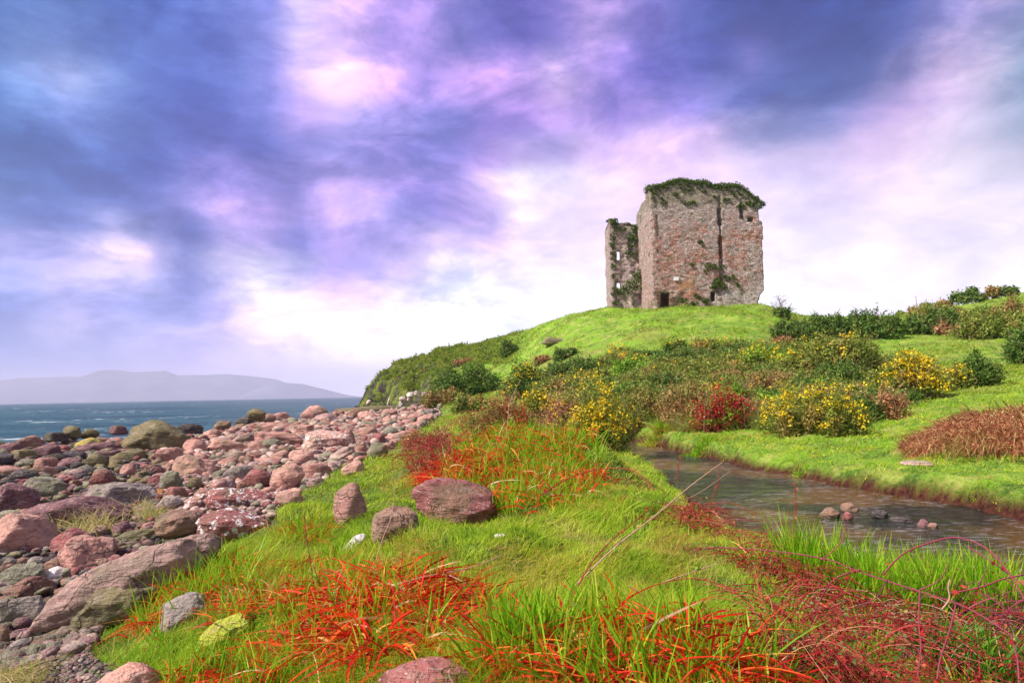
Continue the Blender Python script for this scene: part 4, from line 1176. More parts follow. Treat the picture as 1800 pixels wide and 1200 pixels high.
for k, dr, dd, i in recs:
    n_ = cnts.get((k, dr), 0); cnts[(k, dr)] = n_ + 1
    lab[i] = (k, dr, n_)
for i, (px, py, wp_, hp_, d) in enumerate(scat):
    left = px < 300 + rr_.uniform(-70, 40)
    pal = (['mauve', 'beige', 'greygreen', 'grey', 'wine', 'mauve', 'brown'] if py > 868 else ['dark', 'olive', 'mauve', 'greygreen', 'brown', 'wine', 'purple', 'dark', 'pink', 'mauve']) if left else ['pink', 'salmon', 'beige', 'salmon', 'beige', 'wine', 'greygreen', 'mauve', 'brown']
    cn = rr_.choice(pal); sh = rr_.randrange(12)
    k, dr, n_ = lab[i]
    shp = 'flat' if hp_ / wp_ < 0.52 else 'rounded'
    words_ = {'beige': 'pink-beige', 'pink': 'pinkish', 'salmon': 'pale pink', 'wine': 'wine-red', 'greygreen': 'grey-green', 'dark': 'blackish'}.get(cn, cn)
    lb = '%s %s boulder, %s %s %s' % (shp, words_, ordn[min(n_, 19)], dr, LMK[k][0])
    cc = tuple(np.array(COLS[cn]) * rr_.uniform(0.8, 1.2))
    put_boulder(px - wp_ / 2, px + wp_ / 2, py - hp_, py, cc, sh, lb, rr_.uniform(-22, 22) if rr_.random() < .8 else 0)

# --- stones too many to count, between the boulders
N = 26000
sa = rng.uniform(math.radians(-40), math.radians(2), N); sdn = np.exp(rng.uniform(math.log(3.2), math.log(88), N))
sa = np.concatenate([sa, rng.uniform(math.radians(-42), math.radians(-26), 9000)]); sdn = np.concatenate([sdn, rng.uniform(4.2, 7.2, 9000)])
sx_ = np.sin(sa) * sdn; sy_ = np.cos(sa) * sdn; szz = H(sx_, sy_)
spx, spy = proj(np.stack([sx_, sy_, szz], 1))
ok = (MB(sx_, sy_) > 0.55) & (szz > 1.9) & (spx > -60) & (spx < 800) & (spy < 1260)
sx_, sy_, szz, sdn, spx = sx_[ok], sy_[ok], szz[ok], sdn[ok], spx[ok]
parts = []; tints = []
names = list(COLS)
for i in range(len(sx_)):
    d = sdn[i]
    near = d < 7
    r_ = rng.uniform(0.35, 1.0) ** 1.5 * (0.030 if d < 6.6 else 0.09 if d < 12 else 0.0085 * d if d < 40 else 0.34)
    sub = 2 if r_ / d * 1200 > 5 else 1
    v, f = ICO[sub]
    v = v * (1 + 0.22 * np.sin(v @ rng.normal(size=3) * 2.5 + rng.uniform(0, 6)))[:, None]
    v = v * np.array([1, rng.uniform(.6, .95), rng.uniform(.4, .75)]) * r_
    a = rng.uniform(0, 6.28); ca, sa_ = math.cos(a), math.sin(a); tlt = rng.normal() * 0.3
    Rm = np.array([[ca, -sa_, 0], [sa_, ca, 0], [0, 0, 1]]) @ np.array([[1, 0, 0], [0, math.cos(tlt), -math.sin(tlt)], [0, math.sin(tlt), math.cos(tlt)]])
    v = v @ Rm.T + np.array([sx_[i], sy_[i], szz[i] + r_ * rng.uniform(0.0, 0.7)])
    parts.append((v, [f]))
    if d < 8: cn = rng.choice(['grey', 'mauve', 'dark', 'brown', 'beige', 'greygreen', 'mauve', 'purple'])
    elif spx[i] < 290: cn = rng.choice(['dark', 'purple', 'olive', 'greygreen', 'brown', 'wine', 'dark'])
    else: cn = rng.choice(['pink', 'salmon', 'beige', 'wine', 'mauve', 'greygreen', 'beige'])
    tints.append(np.tile(np.array(COLS[cn]) * rng.uniform(0.75, 1.25) * (0.8 if d < 8 else 1), (len(v), 1)))
V, fs = join(parts)
me = mesh_np('beach_stones', V, fs, True); setattr_c(me, 'tint', np.concatenate(tints))
tag(link('beach_stones', me, bmT), kind='stuff', label='small stones and gravel packed between the boulders')
# ------------------------------------------------------------------ grass
def fieldnoise(x, y, s, seed): return fbm(x / s, y / s, seed, 3) * 2


def ground_samples(N, d0, d1, a0=-42, a1=42, mixu=0.6):
    a = rng.uniform(math.radians(a0), math.radians(a1), N)
    u = rng.random(N)
    d = np.where(rng.random(N) < mixu, 1 / (1 / d1 + u * (1 / d0 - 1 / d1)), np.exp(math.log(d0) + u * math.log(d1 / d0)))
    return np.sin(a) * d, np.cos(a) * d, d


def blades_mesh(name, x, y, d, L, W, lean, spread, mat, droop=0.25, segs=2, label=None, z=None, kind='stuff', parent=None):
    N = len(x); zz = H(x, y) if z is None else z
    th = rng.uniform(0, 2 * np.pi, N); s_ = np.abs(rng.normal(0, spread, N))
    dv = np.stack([np.cos(th) * s_ + lean[0], np.sin(th) * s_ + lean[1], np.ones(N)], 1); dv /= np.linalg.norm(dv, axis=1)[:, None]
    bend = np.stack([dv[:, 0] * 0.5 + rng.normal(0, .12, N), dv[:, 1] * 0.5 + rng.normal(0, .12, N), -np.abs(rng.normal(droop, droop * .6, N))], 1)
    # faces turned roughly across the lean
    V, q_, t_ = ribbons(np.stack([x, y, zz - 0.01], 1), dv, L, W, bend, segs)
    me = mesh_np(name, V, [f for f in (q_, t_) if len(f)])
    o = link(name, me, mat, parent)
    if kind: tag(o, label, kind=kind)
    return o


def tinted_grass(name, stops, tint_stops, trans=0.4):
    m, g = newmat(name)
    geo = g.n('ShaderNodeNewGeometry')
    c = g.ramp(geo.outputs['Random Per Island'], stops)
    n_ = g.noise(geo.outputs['Position'], 0.55, 4, 0.6)
    n2_ = g.noise(geo.outputs['Position'], 2.6, 3, 0.6)
    c = g.mix(0.55, c, g.ramp(g.m('ADD', g.m('MULTIPLY', n_, 0.6), g.m('MULTIPLY', n2_, 0.4)), tint_stops))
    dd = g.n('ShaderNodeBsdfPrincipled', {'Base Color': c, 'Roughness': 0.55, 'Specular IOR Level': 0.25})
    t = g.n('ShaderNodeBsdfTranslucent', {'Color': c})
    g.out(g.n('ShaderNodeMixShader', {0: trans, 1: dd.outputs[0], 2: t.outputs[0]}).outputs[0])
    return m


grass_m = tinted_grass('grass_blade', [(0, (0.09, 0.22, 0.010)), (0.3, (0.22, 0.40, 0.015)), (0.65, (0.42, 0.56, 0.03)), (0.9, (0.60, 0.60, 0.09)), (1, (0.75, 0.58, 0.20))],
                       [(0.36, (0.09, 0.26, 0.01)), (0.46, (0.30, 0.50, 0.015)), (0.55, (0.52, 0.64, 0.03)), (0.64, (0.70, 0.58, 0.10))])
dry_m = tinted_grass('dry_grass_blade', [(0, (0.55, 0.20, 0.03)), (0.3, (0.62, 0.36, 0.07)), (0.6, (0.60, 0.46, 0.14)), (0.85, (0.50, 0.12, 0.02)), (1, (0.75, 0.62, 0.32))],
                     [(0.35, (0.50, 0.34, 0.06)), (0.5, (0.60, 0.30, 0.06)), (0.65, (0.66, 0.50, 0.18))])

N = 400000
x, y, d = ground_samples(N, 2.7, 48)
sdw = inpoly(x, y, STREAM)
px_, py_ = proj(np.stack([x, y, H(x, y)], 1))
cl = fieldnoise(x, y, 0.55, 51); cl2 = fieldnoise(x, y, 1.6, 52)
ok = (MB(x, y) < 0.45 + 0.3 * cl) & (sdw > 0.14 + 0.12 * cl)
ok &= (px_ > -80) & (px_ < 1880)
x, y, d, cl, cl2 = x[ok], y[ok], d[ok], cl[ok], cl2[ok]
meadow = (x > 5.0) & (d > 12)
L = np.clip(0.13 + 0.14 * cl + 0.06 * cl2, 0.045, 0.32) * np.where(meadow, 0.6, 1.0) * rng.uniform(0.6, 1.3, len(x)) * np.clip(d / 12, 1, 2.2) * np.where((inpoly(x, y, STREAM) < 1.3) & (y < 14), 0.55, 1)
W = np.maximum(0.0050, d * 0.0011) * rng.uniform(0.7, 1.4, len(x))
lean = (fieldnoise(x, y, 0.7, 53) * 0.9 + 0.15, fieldnoise(x, y, 0.7, 54) * 0.9)
blades_mesh('grass', x, y, d, L, W, lean, 0.45, grass_m, 0.3, 2, 'short bright green grass covering the turf and meadow')

N = 150000
x, y, d = ground_samples(N, 2.7, 60)
cl = fieldnoise(x, y, 0.9, 61) + 0.5 * fieldnoise(x, y, 0.3, 62)
px_, py_ = proj(np.stack([x, y, H(x, y)], 1))
zone = np.zeros(len(x))
for (cx, cy, rx, ry, w_) in ((1200,960,110,55,.8),(1000,1010,130,45,.8),(1060,860,120,40,.7),(1180,1040,160,40,.7),(450,1130,130,60,.7),(520,1010,150,45,.6),(720,960,80,30,.9),(1650,800,90,25,.6),(1500,660,150,20,.5),(1250,770,80,15,.8),(1000,850,220,22,.5),(700,850,50,30,.6),(1230,900,60,60,.8),(30,1180,60,50,1.2),(1250,825,260,18,.6),(600,900,120,40,.3)):
    zone = np.maximum(zone, w_ * np.exp(-((px_ - cx) / rx) ** 2 - ((py_ - cy) / ry) ** 2))
ok = (cl + zone * 1.1 > 0.55) & (MB(x, y) < 0.6) & (inpoly(x, y, STREAM) > 0.02)
x, y, d, cl = x[ok], y[ok], d[ok], cl[ok]
L = rng.uniform(0.10, 0.30, len(x)) * np.clip(d / 14, 1, 2); W = np.maximum(0.0032, d * 0.0007) * rng.uniform(0.6, 1.3, len(x))
lean = (fieldnoise(x, y, 0.5, 63) * 1.4, fieldnoise(x, y, 0.5, 64) * 1.4)
blades_mesh('dry_grass', x, y, d, L, W, lean, 0.8, dry_m, 0.4, 2, 'dry straw and orange grass strands among the green turf')

N = 110000
x, y, d = ground_samples(N, 2.7, 40)
cl = fieldnoise(x, y, 0.42, 151) + 0.6 * fieldnoise(x, y, 1.3, 152)
ok = (cl > 0.30) & (MB(x, y) < 0.5) & ~((x > 5.0) & (d > 12)) & (d < 30) & (inpoly(x, y, STREAM) > 0.3)
x, y, d = x[ok], y[ok], d[ok]
STRAW = (x, y, d)
straw_g = tinted_grass('straw_blade', [(0, (0.50, 0.36, 0.16)), (0.6, (0.66, 0.52, 0.28)), (1, (0.40, 0.44, 0.10))], [(0.35, (0.55, 0.42, 0.2)), (0.6, (0.50, 0.46, 0.18))])
straw_y = tinted_grass('yellow_straw_blade', [(0, (0.52, 0.50, 0.10)), (0.6, (0.66, 0.58, 0.20)), (1, (0.60, 0.36, 0.10))], [(0.35, (0.50, 0.52, 0.08)), (0.6, (0.68, 0.54, 0.18))])
x, y, d = STRAW
blades_mesh('straw_grass', x, y, d, rng.uniform(.10, .24, len(x)) * np.clip(d / 14, 1, 2), np.maximum(0.0040, d * 0.0009) * rng.uniform(.6, 1.3, len(x)), (fieldnoise(x, y, .5, 163) * 1.2, fieldnoise(x, y, .5, 164) * 1.2), .7, straw_y, .4, 2, 'yellow straw-coloured grass tops on the tussocks')
# coarse tussocky grass of the hill
hill_m = tinted_grass('hill_grass_blade', [(0, (0.11, 0.20, 0.015)), (0.5, (0.27, 0.38, 0.03)), (0.9, (0.46, 0.44, 0.11)), (1, (0.54, 0.38, 0.16))],
                      [(0.36, (0.09, 0.19, 0.015)), (0.47, (0.27, 0.40, 0.02)), (0.55, (0.42, 0.50, 0.05)), (0.64, (0.56, 0.46, 0.16))])
N = 150000
a = rng.uniform(math.radians(-13), math.radians(42), N); d = np.exp(rng.uniform(math.log(36), math.log(135), N))
x = np.sin(a) * d; y = np.cos(a) * d
t_ = fieldnoise(x, y, 2.4, 71) + 0.6 * fieldnoise(x, y, 0.9, 72)
ok = (MB(x, y) < 0.4) & (rng.random(N) < 0.35 + 0.65 * (t_ > 0.15)) & ~((np.abs(x - CX0 - 6) < 6.8) & (np.abs(y - CY - 5) < 4.6)) & (H(x, y) > 2.5)
x, y, d, t_ = x[ok], y[ok], d[ok], t_[ok]
L = np.clip(0.26 + 0.42 * t_, 0.08, 0.95) * rng.uniform(0.6, 1.2, len(x)); W = d * 0.0011 * rng.uniform(0.7, 1.3, len(x))
lean = (fieldnoise(x, y, 3, 73) * 0.9 + 0.2, fieldnoise(x, y, 3, 74) * 0.7 - 0.2)
blades_mesh('hill_grass', x, y, d, L, W, lean, 0.6, hill_m, 0.35, 2, 'coarse tussocky grass on the castle hill')

# ------------------------------------------------------------------ long-leaved clumps (green blades with dead red leaves)
green_m = plantmat('sword_leaf', [(0, (0.12, 0.34, 0.008)), (0.5, (0.24, 0.50, 0.012)), (0.85, (0.42, 0.60, 0.03)), (1, (0.62, 0.62, 0.06))], 0.45, 0.45)
red_m = plantmat('dead_leaf', [(0, (0.36, 0.006, 0.008)), (0.4, (0.66, 0.015, 0.010)), (0.72, (0.84, 0.045, 0.010)), (0.88, (0.88, 0.20, 0.02)), (0.94, (0.90, 0.45, 0.08)), (1, (0.80, 0.55, 0.42))], 0.55, 0.3)
darkgreen_m = plantmat('dark_sword_leaf', [(0, (0.03, 0.12, 0.01)), (0.6, (0.08, 0.26, 0.02)), (1, (0.20, 0.42, 0.03))], 0.4, 0.4)


def ell_pts(cx, cy, rx, ry, n, power=0.5):
    """ground points inside an ellipse of the photograph's ground"""
    out = []
    P0, d0 = hit(cx, cy)
    # footprint in metres
    rxm = rx / F * d0 * 1.0; e1, dd1 = hit(cx, cy + ry); e2, dd2 = hit(cx, cy - ry * 0.9)
    rym = max(abs(dd2 - dd1) / 2, 0.1); dc = (dd1 + dd2) / 2
    dc = d0 if rym > 3 * rxm else dc; rym = min(rym, 3 * rxm)
    c = at(cx, cy, dc)[:2]; azr = math.atan2(c[0], c[1])
    r = rng.random(n) ** power; t = rng.uniform(0, 2 * np.pi, n)
    lx = r * np.cos(t) * rxm; ly = r * np.sin(t) * rym
    x = c[0] + lx * math.cos(azr) + ly * math.sin(azr); y = c[1] - lx * math.sin(azr) + ly * math.cos(azr)
    return x, y, H(x, y), dc


def clump(name, label, cx, cy, rx, ry, ng, nr, gl=0.42, rl=0.38, gw=0.013, rw=0.008, gm=green_m, rm=red_m, group='clumps of long leaves', cat='plant', rdroop=0.9, glean=(0, 0), tang=0.75, gspread=0.28, up=0.10):
    x, y, z, dc = ell_pts(cx, cy, rx, ry, 4)
    root = empty(name, (x.mean(), y.mean(), z.mean()), label=label, cat=cat, group=group)
    off = np.array([x.mean(), y.mean(), z.mean()])
    # centres of growth so that the leaves come in fans
    ncen = max(3, (ng + nr) // 22)
    cx_, cy_, cz_, dc = ell_pts(cx, cy, rx, ry, ncen)
    if ng:
        k = rng.integers(0, ncen, ng); s = 0.035 * max(1, dc / 8)
        bx = cx_[k] + rng.normal(0, s, ng); by = cy_[k] + rng.normal(0, s, ng)
        B_ = np.stack([bx, by, H(bx, by) - 0.01], 1) - off
        v = np.stack([(bx - cx_[k]) / s * gspread * .6 + rng.normal(0, gspread * .5, ng) + glean[0], (by - cy_[k]) / s * gspread * .6 + rng.normal(0, gspread * .5, ng) + glean[1], np.ones(ng)], 1)
        v /= np.linalg.norm(v, axis=1)[:, None]
        bend = np.stack([v[:, 0] * .6, v[:, 1] * .6, -np.abs(rng.normal(.12, .12, ng))], 1)
        L = gl * rng.uniform(.45, 1.15, ng); W = np.maximum(gw, dc * 0.0012) * rng.uniform(.6, 1.2, ng)
        V, q_, t_ = ribbons(B_, v, L, W, bend, 5, taper=0.55)
        link('green_leaves', mesh_np('green_leaves', V, [q_, t_]), gm, root)
    if nr:
        k = rng.integers(0, ncen, nr); s = 0.06 * max(1, dc / 8)
        bx = cx_[k] + rng.normal(0, s, nr); by = cy_[k] + rng.normal(0, s, nr)
        lift = rng.uniform(0, up, nr) * (rl / .38)
        B_ = np.stack([bx, by, H(bx, by) + lift], 1) - off
        th = rng.uniform(0, 2 * np.pi, nr); hz_ = rng.uniform(.3, 1.6, nr) * tang * 1.3
        v = np.stack([np.cos(th) * hz_, np.sin(th) * hz_, rng.uniform(0.35, 1.0, nr)], 1); v /= np.linalg.norm(v, axis=1)[:, None]
        bend = np.stack([v[:, 0] * .3 + rng.normal(0, .25, nr), v[:, 1] * .3 + rng.normal(0, .25, nr), -np.abs(rng.normal(rdroop * .75, .25, nr))], 1)
        L = rl * rng.uniform(.35, 1.25, nr); W = np.maximum(rw, dc * 0.0010) * rng.uniform(.45, 1.5, nr)
        V, q_, t_ = ribbons(B_, v, L, W, bend, 6, taper=0.4)
        link('dead_leaves', mesh_np('dead_leaves', V, [q_, t_]), rm, root)
    return root


clump('leafy_clump', 'wide mound of mixed green and orange-red sword leaves on the middle hummock', 915, 802, 130, 46, 4200, 2300, .52, .40, .020, .017, tang=.6, up=.26)
clump('leafy_clump', 'tangle of dead red leaves at the left foot of the middle hummock mound', 800, 836, 62, 24, 80, 1500, .35, .46, .014, .013)
clump('leafy_clump', 'orange-red dead leaves along the front edge of the hummock mound', 960, 845, 120, 14, 350, 800, .3, .34, .013, .012)
clump('leafy_clump', 'green and red-leaved clump growing over the log-shaped boulder', 345, 1042, 85, 32, 650, 1500, .38, .26, .014, .010)
clump('leafy_clump', 'small streak of green and orange leaves left of the egg-shaped boulder', 545, 935, 36, 48, 260, 520, .32, .22, .012, .008)
clump('leafy_clump', 'thin scatter of red leaves and green blades right of the log boulder clump', 500, 1030, 130, 50, 520, 1300, .3, .22, .012, .009)
clump('leafy_clump', 'large heap of matted blood-red dead leaves in the foreground turf', 700, 1100, 180, 80, 520, 2600, .32, .36, .015, .016, rdroop=.8, up=.05)
clump('leafy_clump', 'orange dead leaves in a low ridge above the blood-red heap', 725, 990, 60, 30, 10, 800, .2, .16, .008, .005, rm=dry_m)
clump('leafy_clump', 'tall fresh green sword-leaf clump in the foreground centre', 930, 1160, 55, 28, 420, 80, .46, .3, .019, .008, gspread=.16)
clump('leafy_clump', 'wide fiery red and orange leaf tangle along the bottom frame edge', 1100, 1190, 260, 80, 1000, 3000, .42, .38, .018, .015, glean=(-.1, 0))
clump('leafy_clump', 'sparse light green blades beside the gravel patch', 255, 1165, 45, 30, 55, 30, .34, .2, .011, .006)
clump('leafy_clump', 'scattered green blades and red leaves left of the bottom boulder', 470, 1180, 150, 60, 360, 800, .34, .26, .013, .009)
clump('leafy_clump', 'broad bright green reed-like clump on the near stream bank', 1585, 1075, 170, 30, 2600, 160, .60, .3, .016, .008, gspread=.2)
clump('leafy_clump', 'narrow green blades at the left end of the near stream bank', 1400, 1018, 70, 14, 280, 160, .30, .26, .011, .008)
clump('leafy_clump', 'green blades pushing up through the maroon brambles', 1560, 1160, 170, 45, 420, 60, .36, .3, .013, .008)
clump('leafy_clump', 'dark green sword leaves in the lower right corner', 1740, 1200, 100, 45, 600, 90, .38, .3, .017, .008, gm=darkgreen_m, glean=(.25, 0))
clump('leafy_clump', 'blades of green with red tips right of the blood-red heap', 835, 1160, 40, 25, 70, 140, .30, .3, .010, .007)
clump('grass_tussock', 'straw and green tussock hanging over the stream bend', 1150, 778, 24, 8, 500, 300, .55, .5, .03, .025, gm=grass_m, rm=dry_m, group='tussocks of grass', cat='grass tussock', gspread=.5)
clump('grass_tussock', 'bright green tuft at the water edge right of the straw tussock', 1225, 798, 26, 6, 500, 10, .35, .3, .03, .02, gm=green_m, rm=dry_m, group='tussocks of grass', cat='grass tussock', gspread=.6)
clump('grass_tussock', 'dry grass tuft growing between the wide purple boulder and slab', 165, 940, 28, 12, 40, 220, .3, .42, .006, .005, gm=grass_m, rm=straw_g, group='tussocks of grass', cat='grass tussock', rdroop=.2, tang=.3)
clump('grass_tussock', 'straw grass tuft between the flat-topped slab and green-tinged boulder', 255, 915, 28, 14, 60, 220, .3, .35, .006, .005, gm=grass_m, rm=straw_g, group='tussocks of grass', cat='grass tussock', rdroop=.3, tang=.35)
clump('grass_tussock', 'dry grass straggling beside the pink and yellow block', 110, 930, 18, 12, 20, 90, .3, .36, .006, .005, gm=grass_m, rm=straw_g, group='tussocks of grass', cat='grass tussock', rdroop=.2, tang=.3)
clump('grass_tussock', 'dark green tussock with orange strands in front of the hummock', 1045, 895, 50, 14, 700, 300, .28, .28, .008, .008, gm=grass_m, rm=dry_m, group='tussocks of grass', cat='grass tussock', gspread=.5)
clump('water_weed', 'bright green weed patch floating in the stream', 1397, 842, 20, 4, 300, 0, .14, .1, .03, .02, gm=green_m, group='tussocks of grass', cat='water plant', gspread=.9)
clump('leafy_plant', 'small dark green leafy plant under the log-shaped boulder', 128, 1085, 16, 8, 160, 0, .10, .1, .022, .02, gm=darkgreen_m, group='small plants', cat='plant', gspread=1.1)
clump('grass_tussock', 'brown dead grass in the lower left corner', 15, 1215, 45, 22, 60, 420, .22, .26, .006, .005, gm=grass_m, rm=straw_g, group='tussocks of grass', cat='grass tussock', tang=.6)

# ------------------------------------------------------------------ shrubs
bark_m = plantmat('twig_bark', [(0, (0.12, 0.07, 0.05)), (1, (0.30, 0.20, 0.13))], 0.9, 0.0)
leafS = dict(
    dark=plantmat('leaf_dark', [(0, (0.05, 0.10, 0.02)), (0.6, (0.12, 0.22, 0.035)), (1, (0.24, 0.36, 0.06))], 0.6, 0.3, (1.3, (0.245, 0.228, 0.052), .5, .65, .5)),
    olive=plantmat('leaf_olive', [(0, (0.10, 0.14, 0.025)), (0.6, (0.24, 0.31, 0.045)), (1, (0.44, 0.44, 0.10))], 0.6, 0.3, (0.8, (0.455, 0.263, 0.088), .5, .66, .6)),
    green=plantmat('leaf_green', [(0, (0.105, 0.228, 0.026)), (0.6, (0.228, 0.438, 0.035)), (1, (0.490, 0.630, 0.070))], 0.6, 0.3, (0.8, (0.123, 0.175, 0.035), .5, .66, .6)),
    brown=plantmat('leaf_brown', [(0, (0.175, 0.123, 0.044)), (0.5, (0.420, 0.228, 0.088)), (1, (0.630, 0.438, 0.175))], 0.7, 0.25, (0.9, (0.228, 0.263, 0.052), .46, .62, .8)),
    red=plantmat('leaf_red', [(0, (0.22, 0.010, 0.015)), (0.5, (0.50, 0.025, 0.025)), (0.9, (0.66, 0.07, 0.05)), (1, (0.40, 0.30, 0.10))], 0.6, 0.3, (1.6, (0.22, 0.42, 0.03), .52, .60, .95)),
    rust=plantmat('leaf_rust', [(0, (0.30, 0.09, 0.05)), (0.5, (0.52, 0.22, 0.12)), (1, (0.60, 0.42, 0.22))], 0.7, 0.25, (1.2, (0.280, 0.333, 0.070), .5, .6, .7)))
flower_m = plantmat('gorse_flower', [(0, (0.82, 0.48, 0.01)), (0.6, (0.92, 0.66, 0.015)), (1, (0.95, 0.78, 0.05))], 0.6, 0.25)
straw_m = plantmat('bracken_frond', [(0, (0.30, 0.06, 0.04)), (0.4, (0.50, 0.16, 0.09)), (0.75, (0.60, 0.34, 0.16)), (1, (0.66, 0.50, 0.24))], 0.7, 0.25, (0.8, (0.30, 0.26, 0.07), .52, .66, .6))


def shrub(name, label, x0, x1, y0, y1, leaf, n, flowers=0, cat='bush', group='bushes of the valley', lumps=9, depth=0.45, twigs=14, d=None, stem_c=bark_m, size=1.0, flat=0.8, fl_top=0.2, spiky=0.5):
    xc = (x0 + x1) / 2
    if d is None: _, d = hit(xc, y1 - 1)
    c0 = at(xc, y1, d); base = np.array([c0[0], c0[1], H(c0[0], c0[1])])
    m_ = d * math.cos(math.atan2(c0[0], c0[1])) / F
    wd = (x1 - x0) * m_ / 2; ht = (y1 - y0) * m_; ztop = at(xc, y0, d)[2]; ht = ztop - base[2] if ztop - base[2] > 0.3 * ht else ht
    azr = math.atan2(c0[0], c0[1]); ex = np.array([math.cos(azr), -math.sin(azr), 0]); ey = np.array([math.sin(azr), math.cos(azr), 0])
    root = empty(name, base, label=label, cat=cat, group=group)
    lum = []
    for i in range(lumps):
        u = (i + .5) / lumps * 2 - 1 if lumps > 3 else rng.uniform(-.5, .5); u = u * 0.78 + rng.normal() * .06
        prof = (1 - 0.55 * abs(u) ** 2.2)
        h_ = ht * prof * rng.uniform(.74, 1.0); r_ = max(wd * 1.15 / lumps ** .72, ht * .25) * rng.uniform(.75, 1.2)
        v_ = rng.uniform(-.8, .8) * wd * depth
        cx, cy = c0[0] + ex[0] * u * wd + ey[0] * (v_ + wd * depth), c0[1] + ex[1] * u * wd + ey[1] * (v_ + wd * depth)
        g0 = H(cx, cy)
        topz = base[2] + h_ * (1 if rng.random() < .6 else rng.uniform(.45, .9))
        rz = max((topz - g0) / 2 * 1.0, 0.1); lum.append((cx, cy, g0 + rz * 0.92, r_, r_ * .9, rz * 1.06))
    lum = np.array(lum); vol = lum[:, 3] * lum[:, 5]; k = rng.choice(len(lum), n, p=vol / vol.sum())
    v = rng.normal(size=(n, 3)); v /= np.linalg.norm(v, axis=1)[:, None]
    # sprays: perturb with noise so the outline is uneven
    seed_ = rng.uniform(0, 50)
    bump_ = 1 + 0.85 * fbm(v[:, 0] * 2.6 + lum[k, 0] + seed_, v[:, 2] * 2.6 + v[:, 1] * 1.9, 3, 4) * 2
    rad = bump_ * rng.uniform(0.42, 1.12, n) ** .8
    C = lum[k, :3] + v * rad[:, None] * lum[k, 3:6]
    gz_ = H(C[:, 0], C[:, 1]); ok = C[:, 2] > gz_ - 0.02; C, v, k = C[ok], v[ok], k[ok]
    sz = max(0.02, d * 0.0021) * size * rng.uniform(.55, 1.35, len(C))
    Nn = v + rng.normal(size=v.shape) * .8; Nn /= np.linalg.norm(Nn, axis=1)[:, None]
    V, q_ = leaves(C - base, Nn, sz, 1.7)
    parts = [(V, [q_])]
    ns = int(len(C) * spiky * .35)
    if ns:
        j = rng.choice(len(C), ns); vv = v[j] * np.array([1, 1, .6]) + np.array([0, 0, .5]) + rng.normal(size=(ns, 3)) * .35; vv /= np.linalg.norm(vv, axis=1)[:, None]
        V2, q2, t2 = ribbons(C[j] - base, vv, sz[j] * rng.uniform(2, 5, ns), sz[j] * .45, np.tile([0, 0, -.1], (ns, 1)), 2)
        parts.append((V2, [q2, t2]))
    V, fs = join(parts)
    link('foliage', mesh_np('foliage', V, fs), leaf if not isinstance(leaf, str) else leafS[leaf], root)
    if flowers:
        upn = v[:, 2] + 0.5 * -(v @ ey)
        sc_ = upn + 1.4 * fbm(C[:, 0] * 1.1 + 3, C[:, 2] * 1.6 + C[:, 1] * .6, 9, 2) * 2
        cand = np.argsort(-sc_)[:max(60, int(len(C) * (0.5 - fl_top)))]
        cen = rng.choice(cand, max(4, flowers // 7)); j = rng.choice(cen, flowers)
        Cf = C[j] + v[j] * 0.03 + rng.normal(size=(flowers, 3)) * d * 0.0026
        V, q_ = leaves(Cf - base, rng.normal(size=(flowers, 3)), max(.02, d * 0.0026) * rng.uniform(.7, 1.3, flowers), 1.1)
        link('blossom', mesh_np('blossom', V, [q_]), flower_m, root)
    if twigs:
        tp = []
        for i in range(twigs):
            kk = rng.integers(0, len(lum)); l_ = lum[kk]; g0 = H(l_[0], l_[1])
            a_ = np.array([l_[0] + rng.normal() * .1 * wd, l_[1] - l_[4] * .3, g0]); b_ = l_[:3] + np.array([rng.normal() * l_[3] * .7, rng.normal() * l_[4] * .5, l_[5] * rng.uniform(.3, 1.15)])
            mid = (a_ + b_) / 2 + rng.normal(size=3) * .12 * ht
            V, fs, _ = tube(np.array([a_, mid, b_]) - base, max(.012, d * .0006), max(.004, d * .0003), 4, 7); tp.append((V, fs))
        V, fs = join(tp); link('branches', mesh_np('branches', V, fs), stem_c, root)
    return root


S = shrub
S('gorse_bush', 'wide gorse bush with yellow flowers standing in front of the meadow path', 1333, 1535, 672, 768, 'olive', 15000, 2400, 'gorse bush', 'gorse bushes', 11, .4, 18)
S('gorse_bush', 'gorse bush with orange-yellow flowers on the slope at right', 1536, 1655, 612, 706, 'olive', 9000, 2400, 'gorse bush', 'gorse bushes', 8)
S('gorse_bush', 'small yellow-dotted gorse between the slope gorse and the dark rounded shrub', 1648, 1706, 630, 688, 'olive', 3500, 416, 'gorse bush', 'gorse bushes', 4)
S('rounded_bush', 'dark green feathery shrub on the right slope beside the path', 1672, 1752, 618, 684, 'dark', 6000, 0, lumps=6)
S('tall_bush', 'big olive green bush in the middle of the valley above the yellow gorse', 1400, 1545, 578, 676, 'olive', 15000, 260, lumps=9, twigs=20)
S('gorse_bush', 'loosely flowering gorse left of the big olive bush', 1278, 1415, 603, 664, 'green', 8000, 960, 'gorse bush', 'gorse bushes', 8)
S('red_bush', 'crimson red leafed bush with a green centre beside the stream', 1222, 1312, 655, 762, 'red', 4800, 0, 'bush', lumps=12, depth=.4, twigs=40)
S('willow_scrub', 'brown bare-twigged scrub behind the red-leaved bush', 1165, 1262, 650, 745, 'brown', 6500, 0, lumps=7, twigs=60, stem_c=straw_m)
S('willow_scrub', 'grey-green scrub mass above the stream bend', 1092, 1190, 643, 750, 'olive', 12000, 20, lumps=8, twigs=30)
S('willow_scrub', 'olive thicket along the slope below the dark hedge', 1110, 1290, 622, 680, 'olive', 9000, 120, lumps=9)
S('willow_scrub', 'rusty brown twiggy scrub between the red-leaved bush and big olive bush', 1290, 1410, 655, 712, 'brown', 7000, 60, lumps=8, twigs=40)
